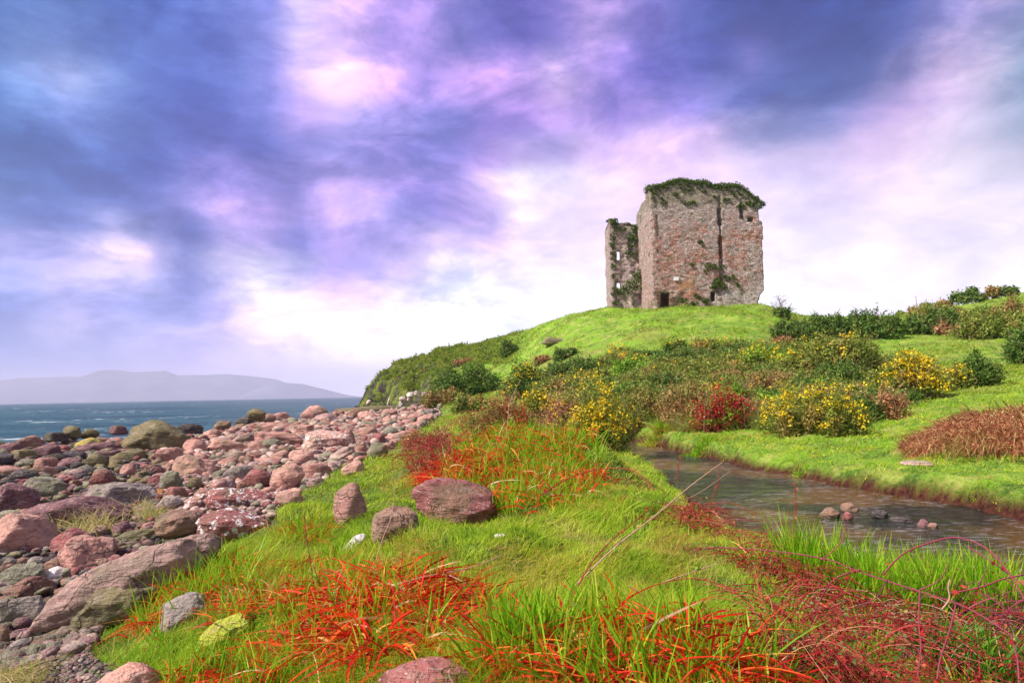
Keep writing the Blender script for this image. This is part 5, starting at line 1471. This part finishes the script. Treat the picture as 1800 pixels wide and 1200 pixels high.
S('bramble_scrub', 'mixed red and green bramble scrub between the two flowering gorses', 1475, 1600, 672, 746, 'rust', 5500, 0, lumps=8, flat=.5)
S('rounded_bush', 'dark round bush standing alone below the castle', 1166, 1219, 587, 629, 'dark', 5000, 60, lumps=4)
S('gorse_bush', 'yellow-green low gorse right of the round bush under the white sign', 1224, 1326, 597, 624, 'green', 5000, 160, 'gorse bush', 'gorse bushes', 7)
S('dark_hedge', 'dark green hedge running under the round bush', 1046, 1172, 612, 642, 'dark', 6500, 0, 'hedge', 'hedges', 10)
S('gorse_bush', 'bright yellow topped gorse at the left end of the dark hedge', 1064, 1116, 612, 650, 'dark', 3500, 544, 'gorse bush', 'gorse bushes', 4)
S('dark_hedge', 'dark shrub belt right of the flowering gorse pair', 958, 1080, 626, 676, 'dark', 9000, 0, 'hedge', 'hedges', 9)
S('gorse_bush', 'dark gorse with yellow top seen just above the hummock', 880, 968, 628, 702, 'dark', 8000, 672, 'gorse bush', 'gorse bushes', 6)
S('gorse_bush', 'small gorse with yellow flowers below the dark yellow-topped one', 925, 972, 668, 706, 'olive', 2600, 416, 'gorse bush', 'gorse bushes', 4, d=40)
S('gorse_bush', 'brilliant golden flowering gorse right behind the hummock', 1010, 1102, 664, 770, 'olive', 9000, 3000, 'gorse bush', 'gorse bushes', 7, .35, fl_top=.1, d=24)
S('gorse_bush', 'orange-brown gorse with few flowers left of the golden one', 965, 1035, 660, 745, 'rust', 5500, 260, 'gorse bush', 'gorse bushes', 6, d=25)
S('dark_hedge', 'flat-topped grey-green thicket on the headland', 762, 884, 634, 700, 'dark', 14000, 0, 'hedge', 'hedges', 11, twigs=18)
S('rounded_bush', 'small dark bush on the grassy slope above the headland thicket', 877, 917, 596, 626, 'dark', 3000, 0, lumps=4)
S('rounded_bush', 'grey-green low bush beneath the brown rock outcrop', 975, 1012, 606, 632, 'dark', 2600, 0, lumps=4)
S('dark_hedge', 'long dark hilltop hedge right of the castle', 1375, 1592, 541, 598, 'dark', 20000, 0, 'hedge', 'hedges', 15, depth=.2)
S('dark_hedge', 'dark bush pair at the right foot of the castle hill', 1358, 1440, 556, 604, 'dark', 6000, 20, 'hedge', 'hedges', 6)
S('dark_hedge', 'dark green hedge continuing the hilltop hedge to the right', 1560, 1690, 538, 590, 'dark', 9000, 0, 'hedge', 'hedges', 9, depth=.2)
S('dark_hedge', 'olive hedge climbing to the right frame edge under the skyline trees', 1670, 1830, 540, 596, 'olive', 11000, 0, 'hedge', 'hedges', 9, depth=.2)
S('dark_hedge', 'brownish green scrub belt on the far right hillside', 1580, 1760, 528, 582, 'olive', 12000, 0, 'hedge', 'hedges', 13, depth=.2)
S('dark_hedge', 'reddish scrub on the hillside at the right frame edge', 1742, 1830, 520, 580, 'brown', 7000, 0, 'hedge', 'hedges', 7, depth=.3)
S('rounded_bush', 'small dark bush beside the bare tree', 1362, 1388, 538, 560, 'dark', 1600, 0, lumps=3)
S('rounded_bush', 'dark green bush at the right frame edge above the path', 1776, 1830, 572, 640, 'dark', 4500, 0, lumps=5)
S('rounded_bush', 'grey-green bush among the far right scrub belt', 1718, 1772, 530, 572, 'dark', 3000, 0, lumps=4)
S('bramble_scrub', 'brown scrub between the white headland rocks and the thicket', 748, 830, 676, 722, 'brown', 5000, 0, 'bramble scrub', 'bramble scrub', 6, d=62)
S('bramble_scrub', 'olive scrub strip beyond the end of the beach', 790, 885, 690, 728, 'olive', 5000, 0, 'bramble scrub', 'bramble scrub', 7, d=48)
S('bracken_patch', 'small red bracken patch on top of the headland', 800, 834, 631, 641, 'rust', 1500, 0, 'bracken', 'bracken patches', 4, twigs=0)
S('bracken_patch', 'rusty bracken patch left of the dark shrub belt', 938, 972, 620, 640, 'rust', 1200, 0, 'bracken', 'bracken patches', 4, twigs=0)
S('bracken_patch', 'orange bracken on the green bank under the stone heap', 1630, 1700, 566, 590, 'rust', 2600, 0, 'bracken', 'bracken patches', 6, twigs=0)
S('bracken_patch', 'rusty bracken patch at the gateposts', 1360, 1392, 590, 606, 'rust', 1200, 0, 'bracken', 'bracken patches', 4, twigs=0)
S('reddish_scrub', 'reddish brown bramble scrub behind the hummock at the end of the beach', 815, 945, 682, 738, 'brown', 8000, 0, 'bramble scrub', 'bramble scrub', 9, .4, 50, d=24, stem_c=red_m, spiky=1.2)
S('reddish_scrub', 'low reddish scrub between the beach and the hummock', 700, 825, 742, 800, 'rust', 5500, 0, 'bramble scrub', 'bramble scrub', 9, .35, 60, d=19, stem_c=red_m, spiky=1.2)


# scrub filling the valley between the named bushes
SHR = [(o['label'], proj(np.array(o.location))) for o in scene.objects if o.type == 'EMPTY' and o.get('group') in ('bushes of the valley', 'gorse bushes', 'hedges')]
SN = [('the red-leaved bush', 1267, 730), ('the wide flowering gorse', 1434, 730), ('the orange-yellow slope gorse', 1596, 680), ('the big olive bush', 1470, 640), ('the golden gorse', 1056, 740), ('the dark round bush', 1192, 615), ('the stream bend', 1150, 770), ('the dark shrub belt', 1020, 655), ('the gateposts', 1352, 612), ('the dark rounded shrub', 1712, 660)]
VAL = np.array([(960,700),(1000,668),(1110,650),(1230,632),(1340,622),(1430,628),(1560,655),(1620,690),(1560,712),(1530,748),(1330,752),(1225,752),(1110,748),(1030,742)], float)
sp_ = []; tr = 0
while len(sp_) < 92 and tr < 5000:
    tr += 1
    a, b = rr_.uniform(950, 1630), rr_.uniform(620, 752)
    if inpoly(np.array([a]), np.array([b]), VAL)[0] > 0: continue
    if any(abs(a - q[0]) < 34 and abs(b - q[1]) < 11 for q in sp_): continue
    sp_.append((a, b))
sp_.sort(key=lambda t: t[1]); rec_ = []
for i, (a, b) in enumerate(sp_):
    k = min(range(len(SN)), key=lambda j: math.hypot(a - SN[j][1], (b - SN[j][2]) * 1.5))
    dx = a - SN[k][1]; dy_ = (b - SN[k][2]) * 1.5
    rec_.append((k, ('right of' if dx > 0 else 'left of') if abs(dx) > abs(dy_) else ('below' if dy_ > 0 else 'above'), math.hypot(dx, dy_), i))
rec_.sort(); c2 = {}; lb2 = {}
for k, dr, dd_, i in rec_:
    n_ = c2.get((k, dr), 0); c2[(k, dr)] = n_ + 1; lb2[i] = (k, dr, n_)
for i, (a, b) in enumerate(sp_):
    w_ = rr_.uniform(75, 150); h_ = rr_.uniform(22, 48) * (1 + (b - 640) / 200)
    if a < 1280: lf = rr_.choice(['olive', 'brown', 'olive', 'dark', 'olive', 'dark', 'green'])
    elif b < 660: lf = rr_.choice(['green', 'olive', 'dark', 'olive', 'olive'])
    else: lf = rr_.choice(['olive', 'olive', 'green', 'dark', 'rust', 'brown'])
    k, dr, n_ = lb2[i]
    adj = {'olive': 'olive', 'brown': 'brown twiggy', 'green': 'fresh green', 'rust': 'rusty red', 'dark': 'dark green'}[lf]
    fl = rr_.choice([0, 0, 0, 0, 150]) if lf in ('green', 'olive') else 0
    S('scrub_bush', '%s scrub bush, %s %s %s' % (adj, ordn[n_], dr, SN[k][0]), a - w_ / 2, a + w_ / 2, b - h_, b, lf, 4800, fl, 'scrub bush', 'scrub bushes filling the valley', 5, .45, 12)

# bare tree beside the castle hill
def bare_tree(label, px, py, d, h, spread, n=5, leaf=None, nl=0, name='bare_tree'):
    c0 = at(px, py, d); base = np.array([c0[0], c0[1], H(c0[0], c0[1]) - .05]); root = empty(name, base, label=label, cat='tree', group='trees on the skyline')
    segs = []; tips = []

    def grow(p, v, L, r, dep):
        q_ = p + v * L; mid = (p + q_) / 2 + rng.normal(size=3) * L * .08
        segs.append(tube(np.array([p, mid, q_]), r, r * .6, 5, 5)[:2]); tips.append(q_)
        if dep:
            for i in range(rng.integers(2, 4)):
                w_ = v + rng.normal(size=3) * spread * np.array([1, 1, .5]); w_[2] = abs(w_[2]) * .8 + .1; w_ /= np.linalg.norm(w_)
                grow(q_ if rng.random() < .7 else mid, w_, L * rng.uniform(.6, .85), r * .6, dep - 1)
    for i in range(n):
        v = np.array([rng.normal() * spread, rng.normal() * spread, 1.]); v /= np.linalg.norm(v)
        grow(np.zeros(3) + rng.normal(size=3) * .1 * np.array([1, 1, 0]), v, h * .32, max(.03, d * .0006), 4)
    V, fs = join(segs)
    link('trunk', mesh_np('trunk', V, fs), bark_m, root)
    if leaf:
        T = np.array(tips); T = T[T[:, 2] > h * .25]; j = rng.integers(0, len(T), nl); C = T[j] + rng.normal(size=(nl, 3)) * h * .10
        V, q_ = leaves(C, rng.normal(size=(nl, 3)), d * .0022 * rng.uniform(.6, 1.3, nl), 1.5)
        link('crown', mesh_np('crown', V, [q_]), leafS[leaf], root)
    return root


# tall grass and creeping stems growing under and between the bushes
x, y, d = ground_samples(160000, 22, 75, -2, 36, .3)
px_, py_ = proj(np.stack([x, y, H(x, y)], 1))
sv_ = inpoly(px_, py_, VAL); ok = (sv_ < 4 + 14 * fieldnoise(x, y, 1.5, 91)) & (inpoly(x, y, STREAM) > .5)
x, y, d = x[ok], y[ok], d[ok]
under_m = tinted_grass('undergrowth_blade', [(0, (0.12, 0.17, 0.03)), (0.5, (0.26, 0.32, 0.05)), (0.85, (0.42, 0.36, 0.12)), (1, (0.46, 0.20, 0.10))], [(0.36, (0.10, 0.17, 0.03)), (0.5, (0.24, 0.32, 0.05)), (0.62, (0.42, 0.30, 0.12))])
blades_mesh('undergrowth', x, y, d, rng.uniform(.3, 1.0, len(x)), d * .0014 * rng.uniform(.6, 1.3, len(x)), (fieldnoise(x, y, 1.2, 92) * .8, fieldnoise(x, y, 1.2, 93) * .8), .5, under_m, .3, 3, 'rough undergrowth between the valley bushes')

bare_tree('bare purple-grey twiggy tree on the skyline right of the castle', 1373, 556, 84, 2.6, .55, 4)
for i, (px, py, h_, lf, nl, lb) in enumerate(((1583,549,1.6,'olive',700,'lowest olive tree where the skyline trees begin'),(1606,541,2.0,'brown',800,'brown wind-bent tree, second of the skyline row'),(1632,538,2.2,'olive',900,'olive tree in the middle of the skyline row'),(1660,536,2.2,'brown',900,'brown spreading tree left of the dark bushy one'),(1703,536,3.6,'dark',3200,'dark green bushy tree, biggest on the right skyline'),(1745,527,2.4,'brown',1100,'brown tree right of the dark bushy skyline tree'),(1775,517,2.2,'dark',1100,'dark low tree highest up the right skyline'))):
    bare_tree(lb, px, py, 122, h_ * 0.78, .75, 4, lf, nl, 'skyline_tree')

# bracken mound on the right
br = shrub('bracken_mound', 'heap of fallen red and straw-coloured bracken at the right frame edge', 1690, 1880, 722, 808, straw_m, 5000, 0, 'bracken', 'bracken patches', 9, .5, 25, size=.8, stem_c=straw_m)
x, y, z, dc = ell_pts(1800, 790, 150, 26, 8000)
hm_ = at(1800, 722, dc)[2] - H(*at(1800, 790, dc)[:2])
c_ = at(1800, 790, dc)
u = (x - c_[0]) / (150 / F * dc); w_ = (y - c_[1]) / max(1.0, np.abs(y - c_[1]).max())
zz = z + hm_ * np.clip(1 - u ** 2 * .8 - w_ ** 2 * .9, 0, 1) * rng.uniform(.5, 1.0, len(x))
o = blades_mesh('fronds', x, y, x * 0 + dc, rng.uniform(.25, .6, len(x)), np.full(len(x), dc * .0013), (-.6, -.3), .5, straw_m, .9, 4, z=zz, kind=None)
o.parent = br; o.location = -Vector(br.location)

# cliff vegetation
cliff_m = tinted_grass('cliff_grass_blade', [(0, (0.12, 0.20, 0.02)), (0.5, (0.28, 0.38, 0.04)), (0.85, (0.46, 0.46, 0.10)), (1, (0.50, 0.30, 0.12))],
                       [(0.38, (0.08, 0.13, 0.02)), (0.47, (0.24, 0.36, 0.03)), (0.54, (0.44, 0.50, 0.07)), (0.64, (0.48, 0.32, 0.10))])
N = 60000
a = rng.uniform(math.radians(-13), math.radians(1.5), N); d = rng.uniform(86, 114, N); x = np.sin(a) * d; y = np.cos(a) * d; z = H(x, y)
cpx, cpy = proj(np.stack([x, y, z], 1))
n_ = fbm(x / 1.5, (y + z * 2) / 2.0, 88, 4) * 2
ok = (z > 2.6) & ((n_ > 0.02) | (cpy < 640)) & (rng.random(N) < np.clip((930 - cpx) / 110, 0, 1)) & ~((cpy > 655) & (n_ < .12) & (cpx < 775)) & ~((cpy > 684) & (n_ < .5))
x, y, z = x[ok], y[ok], z[ok]
blades_mesh('cliff_grass', x, y, x * 0 + 95, rng.uniform(.25, .7, len(x)), np.full(len(x), .12), (-.2, -.4), .7, cliff_m, .6, 2, 'shaggy grass and moss on the headland cliff', z=z)
ok = rng.random(len(x)) < .35
C = np.stack([x, y, z + .15], 1)[ok]; C = C[fbm(C[:, 0] / 1.1, (C[:, 1] + C[:, 2]) / 1.3, 5) > .04]
V, q_ = leaves(C + rng.normal(size=C.shape) * .15, rng.normal(size=C.shape), .22 * rng.uniform(.6, 1.3, len(C)), 1.4)
tag(link('cliff_ivy_leaves', mesh_np('cliff_ivy_leaves', V, [q_]), leafS['dark']), 'dark creeping plants on the headland cliff', kind='stuff')

# ------------------------------------------------------------------ brambles
cane_m = plantmat('bramble_cane', [(0, (0.16, 0.03, 0.06)), (1, (0.34, 0.06, 0.09))], 0.5, 0.0)
pale_cane_m = plantmat('dry_cane', [(0, (0.45, 0.22, 0.16)), (1, (0.60, 0.36, 0.27))], 0.6, 0.0)
redcane_m = plantmat('red_cane', [(0, (0.16, 0.012, 0.018)), (0.8, (0.40, 0.035, 0.03)), (1, (0.5, 0.2, 0.12))], 0.5, 0.0)


def cane(label, path, r0, r1, mat=cane_m, thorns=True, leafm=None, nl=14, branches=()):
    if not thorns: nl = 0
    pts = np.array([at(p[0] + rng.normal() * 2.5 * (0 < i_ < len(path) - 1), p[1] + rng.normal() * 2.5 * (0 < i_ < len(path) - 1), p[2]) for i_, p in enumerate(path)])
    base = pts[0].copy()
    V, fs, sp = tube(pts - base, r0, r1, 7, 36)
    parts = [(V, fs)]
    for b in branches:
        bp_ = np.array([at(p[0], p[1], p[2]) for p in b]) - base
        Vb, fb, sb = tube(bp_, r1 * 1.1, r1 * .5, 6, 16); parts.append((Vb, fb))
    root = empty('bramble_cane', base, label=label, cat='bramble cane', group='long bramble canes')
    if thorns:
        n = 40; j = rng.integers(2, len(sp) - 1, n); v = rng.normal(size=(n, 3)); v /= np.linalg.norm(v, axis=1)[:, None]
        V, q_, t_ = ribbons(sp[j], v, np.full(n, r0 * 2.2), np.full(n, r0 * .9), v * 0, 1); parts.append((V, [t_]))
    V, fs = join(parts); link('stem', mesh_np('stem', V, fs, True), mat, root)
    if nl:
        j = rng.integers(3, len(sp), nl); C = sp[j] + rng.normal(size=(nl, 3)) * .012
        V, q_ = leaves(C, rng.normal(size=(nl, 3)), .022 * rng.uniform(.6, 1.3, nl), 1.5)
        link('leaves', mesh_np('leaves', V, [q_]), leafm or leafS['red'], root)


def dd(path):  # put the first point on the ground
    return path


cane('longest pale pink cane slanting up over the turf to the stream', [(1010,1030,5.2),(1085,962,5.6),(1150,905,6.0),(1215,850,6.4),(1271,811,6.8)], .008, .003, pale_cane_m, branches=[[(1178,884,6.2),(1225,868,6.5),(1283,828,6.8)]])
cane('thin reddish cane rising beside the longest pale one', [(985,1105,4.8),(1030,1010,5.1),(1070,960,5.5),(1112,915,5.9),(1150,885,6.2)], .006, .0025, redcane_m)
cane('short pale cane lying low in the turf at centre right', [(1100,1075,4.9),(1140,1036,5.1),(1190,1012,5.3),(1262,990,5.6)], .007, .003, pale_cane_m)
cane('red arching cane over the tussock in front of the hummock', [(948,872,8.8),(985,846,9.0),(1030,832,9.2),(1080,822,9.2),(1120,833,9.0),(1150,862,8.8)], .008, .004, redcane_m, nl=10)
cane('thick purple cane running down right across the bramble thicket', [(1205,990,6.6),(1228,964,6.6),(1330,962,6.2),(1450,980,5.7),(1512,1000,5.2),(1617,1036,4.8),(1700,1070,4.5),(1777,1115,4.3)], .0052, .0042, nl=30, branches=[[(1330,962,6.2),(1352,930,6.2),(1390,915,6.2)],[(1450,980,5.7),(1480,950,5.7),(1486,925,5.7)],[(1560,1018,5.0),(1540,1050,4.9),(1510,1065,4.9)],[(1700,1070,4.5),(1730,1055,4.5),(1752,1050,4.5)],[(1617,1036,4.8),(1650,1020,4.8),(1668,990,4.8)]])
cane('dark purple cane arching up out of the thicket to the thick purple one', [(1422,1105,5.3),(1436,1060,5.3),(1465,1022,5.2),(1512,1000,5.15)], .006, .005)
cane('high arching thin cane over the reed-like clump', [(1552,1010,5.2),(1590,972,5.2),(1640,950,5.1),(1685,945,5.0),(1735,965,4.8),(1775,1005,4.6),(1805,1060,4.4)], .0055, .004, nl=6)
cane('second thin arching cane reaching the right frame edge above the reeds', [(1700,960,5.2),(1745,985,5.0),(1790,1020,4.8),(1830,1050,4.6)], .004, .003)
cane('straight purple cane pointing at the right frame edge', [(1672,1042,4.8),(1720,1029,4.7),(1770,1018,4.6),(1815,1008,4.5)], .0048, .004, branches=[[(1720,1029,4.7),(1735,1000,4.7)],[(1770,1018,4.6),(1790,1040,4.6)]])
cane('vertical purple cane hanging from the thick one to the bottom frame', [(1617,1036,4.75),(1619,1085,4.5),(1617,1140,4.3),(1610,1205,4.1)], .0045, .0035)
cane('slanting purple cane near the lower right bottom edge', [(1680,1062,4.55),(1668,1110,4.4),(1655,1160,4.2),(1645,1210,4.1)], .004, .004)
cane('right-hand drooping purple cane below the end of the thick one', [(1777,1115,4.25),(1785,1160,4.1),(1792,1210,4.0)], .004, .004)
cane('upright dark red twig standing before the stream, with side twigs', [(1381,975,8.2),(1392,935,8.2),(1400,900,8.2),(1397,848,8.2)], .007, .003, redcane_m, branches=[[(1398,905,8.2),(1408,880,8.2)],[(1392,935,8.2),(1378,915,8.2)]])
cane('upright red twig at the left bank of the stream', [(1244,925,9.5),(1256,885,9.5),(1262,850,9.5),(1266,818,9.5)], .007, .003, redcane_m)
cane('pair-like thin red twig nearest the stream bend', [(1192,852,12),(1193,825,12),(1196,800,12)], .007, .004, redcane_m)
cane('pale bleached curled twig on the thick purple cane', [(1656,1070,4.6),(1668,1050,4.6),(1664,1035,4.6),(1670,1018,4.6)], .005, .004, pale_cane_m, thorns=False)
cane('long pink stalk lying over the blood-red heap', [(690,1030,4.9),(740,1018,5.0),(825,993,5.3),(885,974,5.6)], .005, .003, pale_cane_m, thorns=False)
cane('brown dry stalk standing in front of the brown turf boulder', [(655,1005,5.7),(672,950,5.7),(688,900,5.7),(694,840,5.7)], .004, .002, pale_cane_m, thorns=False)
cane('dark dry stalk standing left of the pale curved stone', [(551,1032,5.4),(546,985,5.4),(538,945,5.4),(534,905,5.4)], .004, .002, cane_m, thorns=False)
cane('pale stalk lying across the wide red tangle at bottom centre', [(830,1172,4.0),(900,1150,4.1),(1000,1120,4.3),(1090,1100,4.5)], .006, .004, pale_cane_m, thorns=False)
cane('long dark stalk rising through the wide red tangle', [(1205,1150,4.1),(1170,1090,4.3),(1135,1050,4.6),(1105,1030,4.8)], .005, .003, cane_m, thorns=False)
cane('red cane arching over the left side of the hummock', [(775,835,10),(790,795,10),(812,765,10.2),(835,745,10.5),(858,735,10.8)], .008, .004, redcane_m)
cane('upright pale weed stalk on top of the hummock', [(890,770,11),(893,735,11),(900,700,11),(915,668,11)], .006, .003, pale_cane_m, thorns=False)


def thicket(label, cx, cy, rx, ry, n, hgt, r, mat, leafm, nl, group='bramble thickets', lsz=.016):
    x, y, z, dc = ell_pts(cx, cy, rx, ry, n)
    base = np.array([x.mean(), y.mean(), z.mean()]); root = empty('bramble_thicket', base, label=label, cat='bramble thicket', group=group)
    parts = []; along = []
    for i in range(n):
        p = np.array([x[i], y[i], z[i]]); th = rng.uniform(0, 6.28); L = hgt * rng.uniform(1.0, 3.0)
        hv_ = np.array([math.cos(th), math.sin(th), 0]) * L; h_ = hgt * rng.uniform(.35, 1.0)
        q_ = np.array([p, p + hv_ * .22 + [0, 0, h_ * .8], p + hv_ * .55 + [0, 0, h_], p + hv_ * .95 + [0, 0, h_ * rng.uniform(.3, .9)]]) + rng.normal(size=(4, 3)) * .05 * hgt
        q_[:, 2] = np.maximum(q_[:, 2], H(q_[:, 0], q_[:, 1]) + .01)
        V, fs, sp = tube(q_ - base, r * rng.uniform(.7, 1.3), r * .5, 4, 12); parts.append((V, fs[:1])); along.append(sp)
    V, fs = join(parts); link('canes', mesh_np('canes', V, fs), mat, root)
    al = np.concatenate(along); j = rng.integers(0, len(al), nl); C = al[j] + rng.normal(size=(nl, 3)) * .03
    V, q_ = leaves(C, rng.normal(size=(nl, 3)), max(lsz, dc * .0018) * rng.uniform(.5, 1.4, nl), 1.6)
    link('leaves', mesh_np('leaves', V, [q_]), leafm, root)


bleaf = plantmat('bramble_leaf', [(0, (0.20, 0.01, 0.015)), (0.4, (0.42, 0.03, 0.03)), (0.7, (0.50, 0.12, 0.06)), (0.82, (0.10, 0.17, 0.05)), (1, (0.14, 0.24, 0.07))], 0.6, 0.25)
thicket('dense maroon bramble thicket filling the bottom right in front of the reeds', 1560, 1150, 190, 45, 280, .32, .0044, redcane_m, bleaf, 3800)
thicket('red bramble tangle between the turf and the reed-like clump', 1420, 1035, 110, 28, 200, .24, .0042, redcane_m, bleaf, 1900)
thicket('brown-red bramble tangle hanging at the near bank beside the stream bend', 1222, 925, 32, 30, 130, .26, .005, redcane_m, dry_m, 500)
thicket('thin red brambles trailing along the near bank top', 1330, 970, 90, 14, 120, .22, .004, redcane_m, bleaf, 700)
thicket('grey-purple brambles crossing at the right frame edge', 1740, 1100, 80, 35, 170, .34, .0035, cane_m, bleaf, 1000)
thicket('low reddish bramble fringe on the left side of the hummock', 762, 815, 42, 26, 150, .40, .006, redcane_m, bleaf, 900)
thicket('thorny red stems standing up behind the hummock mound', 890, 748, 110, 14, 200, .75, .007, redcane_m, leafS['rust'], 1500)

thicket('pale bleached twigs tangled through the maroon bramble thicket', 1600, 1150, 150, 40, 70, .30, .003, pale_cane_m, leafS['green'], 900)
thicket('dark red brambles filling the very bottom right edge', 1480, 1205, 120, 26, 150, .26, .0032, redcane_m, bleaf, 2400)

# ------------------------------------------------------------------ posts and sign
post_m = plantmat('post_wood', [(0, (0.10, 0.08, 0.08)), (1, (0.18, 0.14, 0.13))], 0.9, 0.0)


def post(label, px, y0, y1, d, r=.07, mat=post_m, group='fence posts on the headland', name='fence_post'):
    a_ = at(px, y1 + 3, d); b_ = at(px, y0, d); lean_ = rng.normal() * .04
    h_ = b_[2] - a_[2]
    V, fs, _ = tube(np.array([[0, 0, 0], [lean_ * .5, 0, h_ * .5], [lean_, 0, h_ * .96], [lean_, 0, h_]]), r, r * .8, 8)
    o = link(name, mesh_np(name, V, fs), mat); o.location = a_; tag(o, label, 'fence post', group)


post('leftmost tall fence post on the headland skyline', 770.5, 607, 614, 109)
post('tiny fence post stub right of the leftmost post', 774.5, 609.5, 614, 109)
post('tallest fence post in the middle of the headland skyline', 789.5, 602, 612, 110)
post('short fence post right of the tallest one', 801, 606.5, 611, 110)
post('fence post further right on the headland skyline', 822, 599, 608, 111)
post('last small fence post where the castle slope starts', 844, 600, 604, 110)
post('left gatepost in the scrub below the castle hill', 1349, 599, 616, 55, .07, group='gateposts below the castle')
post('right gatepost in the scrub below the castle hill', 1356, 598, 616, 55, .07, group='gateposts below the castle')
post('thin mast on the skyline right of the hedge', 1612, 520, 546, 118, .04, group='masts', name='mast')
# white notice board on two legs
c0 = at(1254, 598, 66); gzv = H(c0[0], c0[1]); zt = at(1254, 590, 66)[2]; wv = 14 * 66 / F
sg = empty('notice_board', (c0[0], c0[1], gzv), label='small white notice board on the slope under the castle', cat='sign')
link('board', boxmesh('board', wv, .05, .42, (0, 0, zt - gzv - .2), .01), pm, sg)
for s_ in (-1, 1):
    link('leg', boxmesh('leg', .07, .07, zt - gzv - .3, (s_ * wv * .36, .065, (zt - gzv - .3) / 2)), post_m, sg)
HAZE = 1.3e-4
# ------------------------------------------------------------------ haze
hm, h = newmat('haze_mat')
h.out(None, vol=h.n('ShaderNodeVolumePrincipled', {'Color': (0.80, 0.77, 1.0, 1), 'Density': HAZE, 'Anisotropy': 0.0}).outputs[0])
hv = [(x, y, z) for x in (-12300, 12300) for y in (-300, 12300) for z in (-6, 480)]
hf = np.array([(0,1,3,2),(4,6,7,5),(0,4,5,1),(2,3,7,6),(0,2,6,4),(1,5,7,3)])
ho = link('haze', mesh_np('haze', hv, [hf]), hm); tag(ho, kind='stuff')
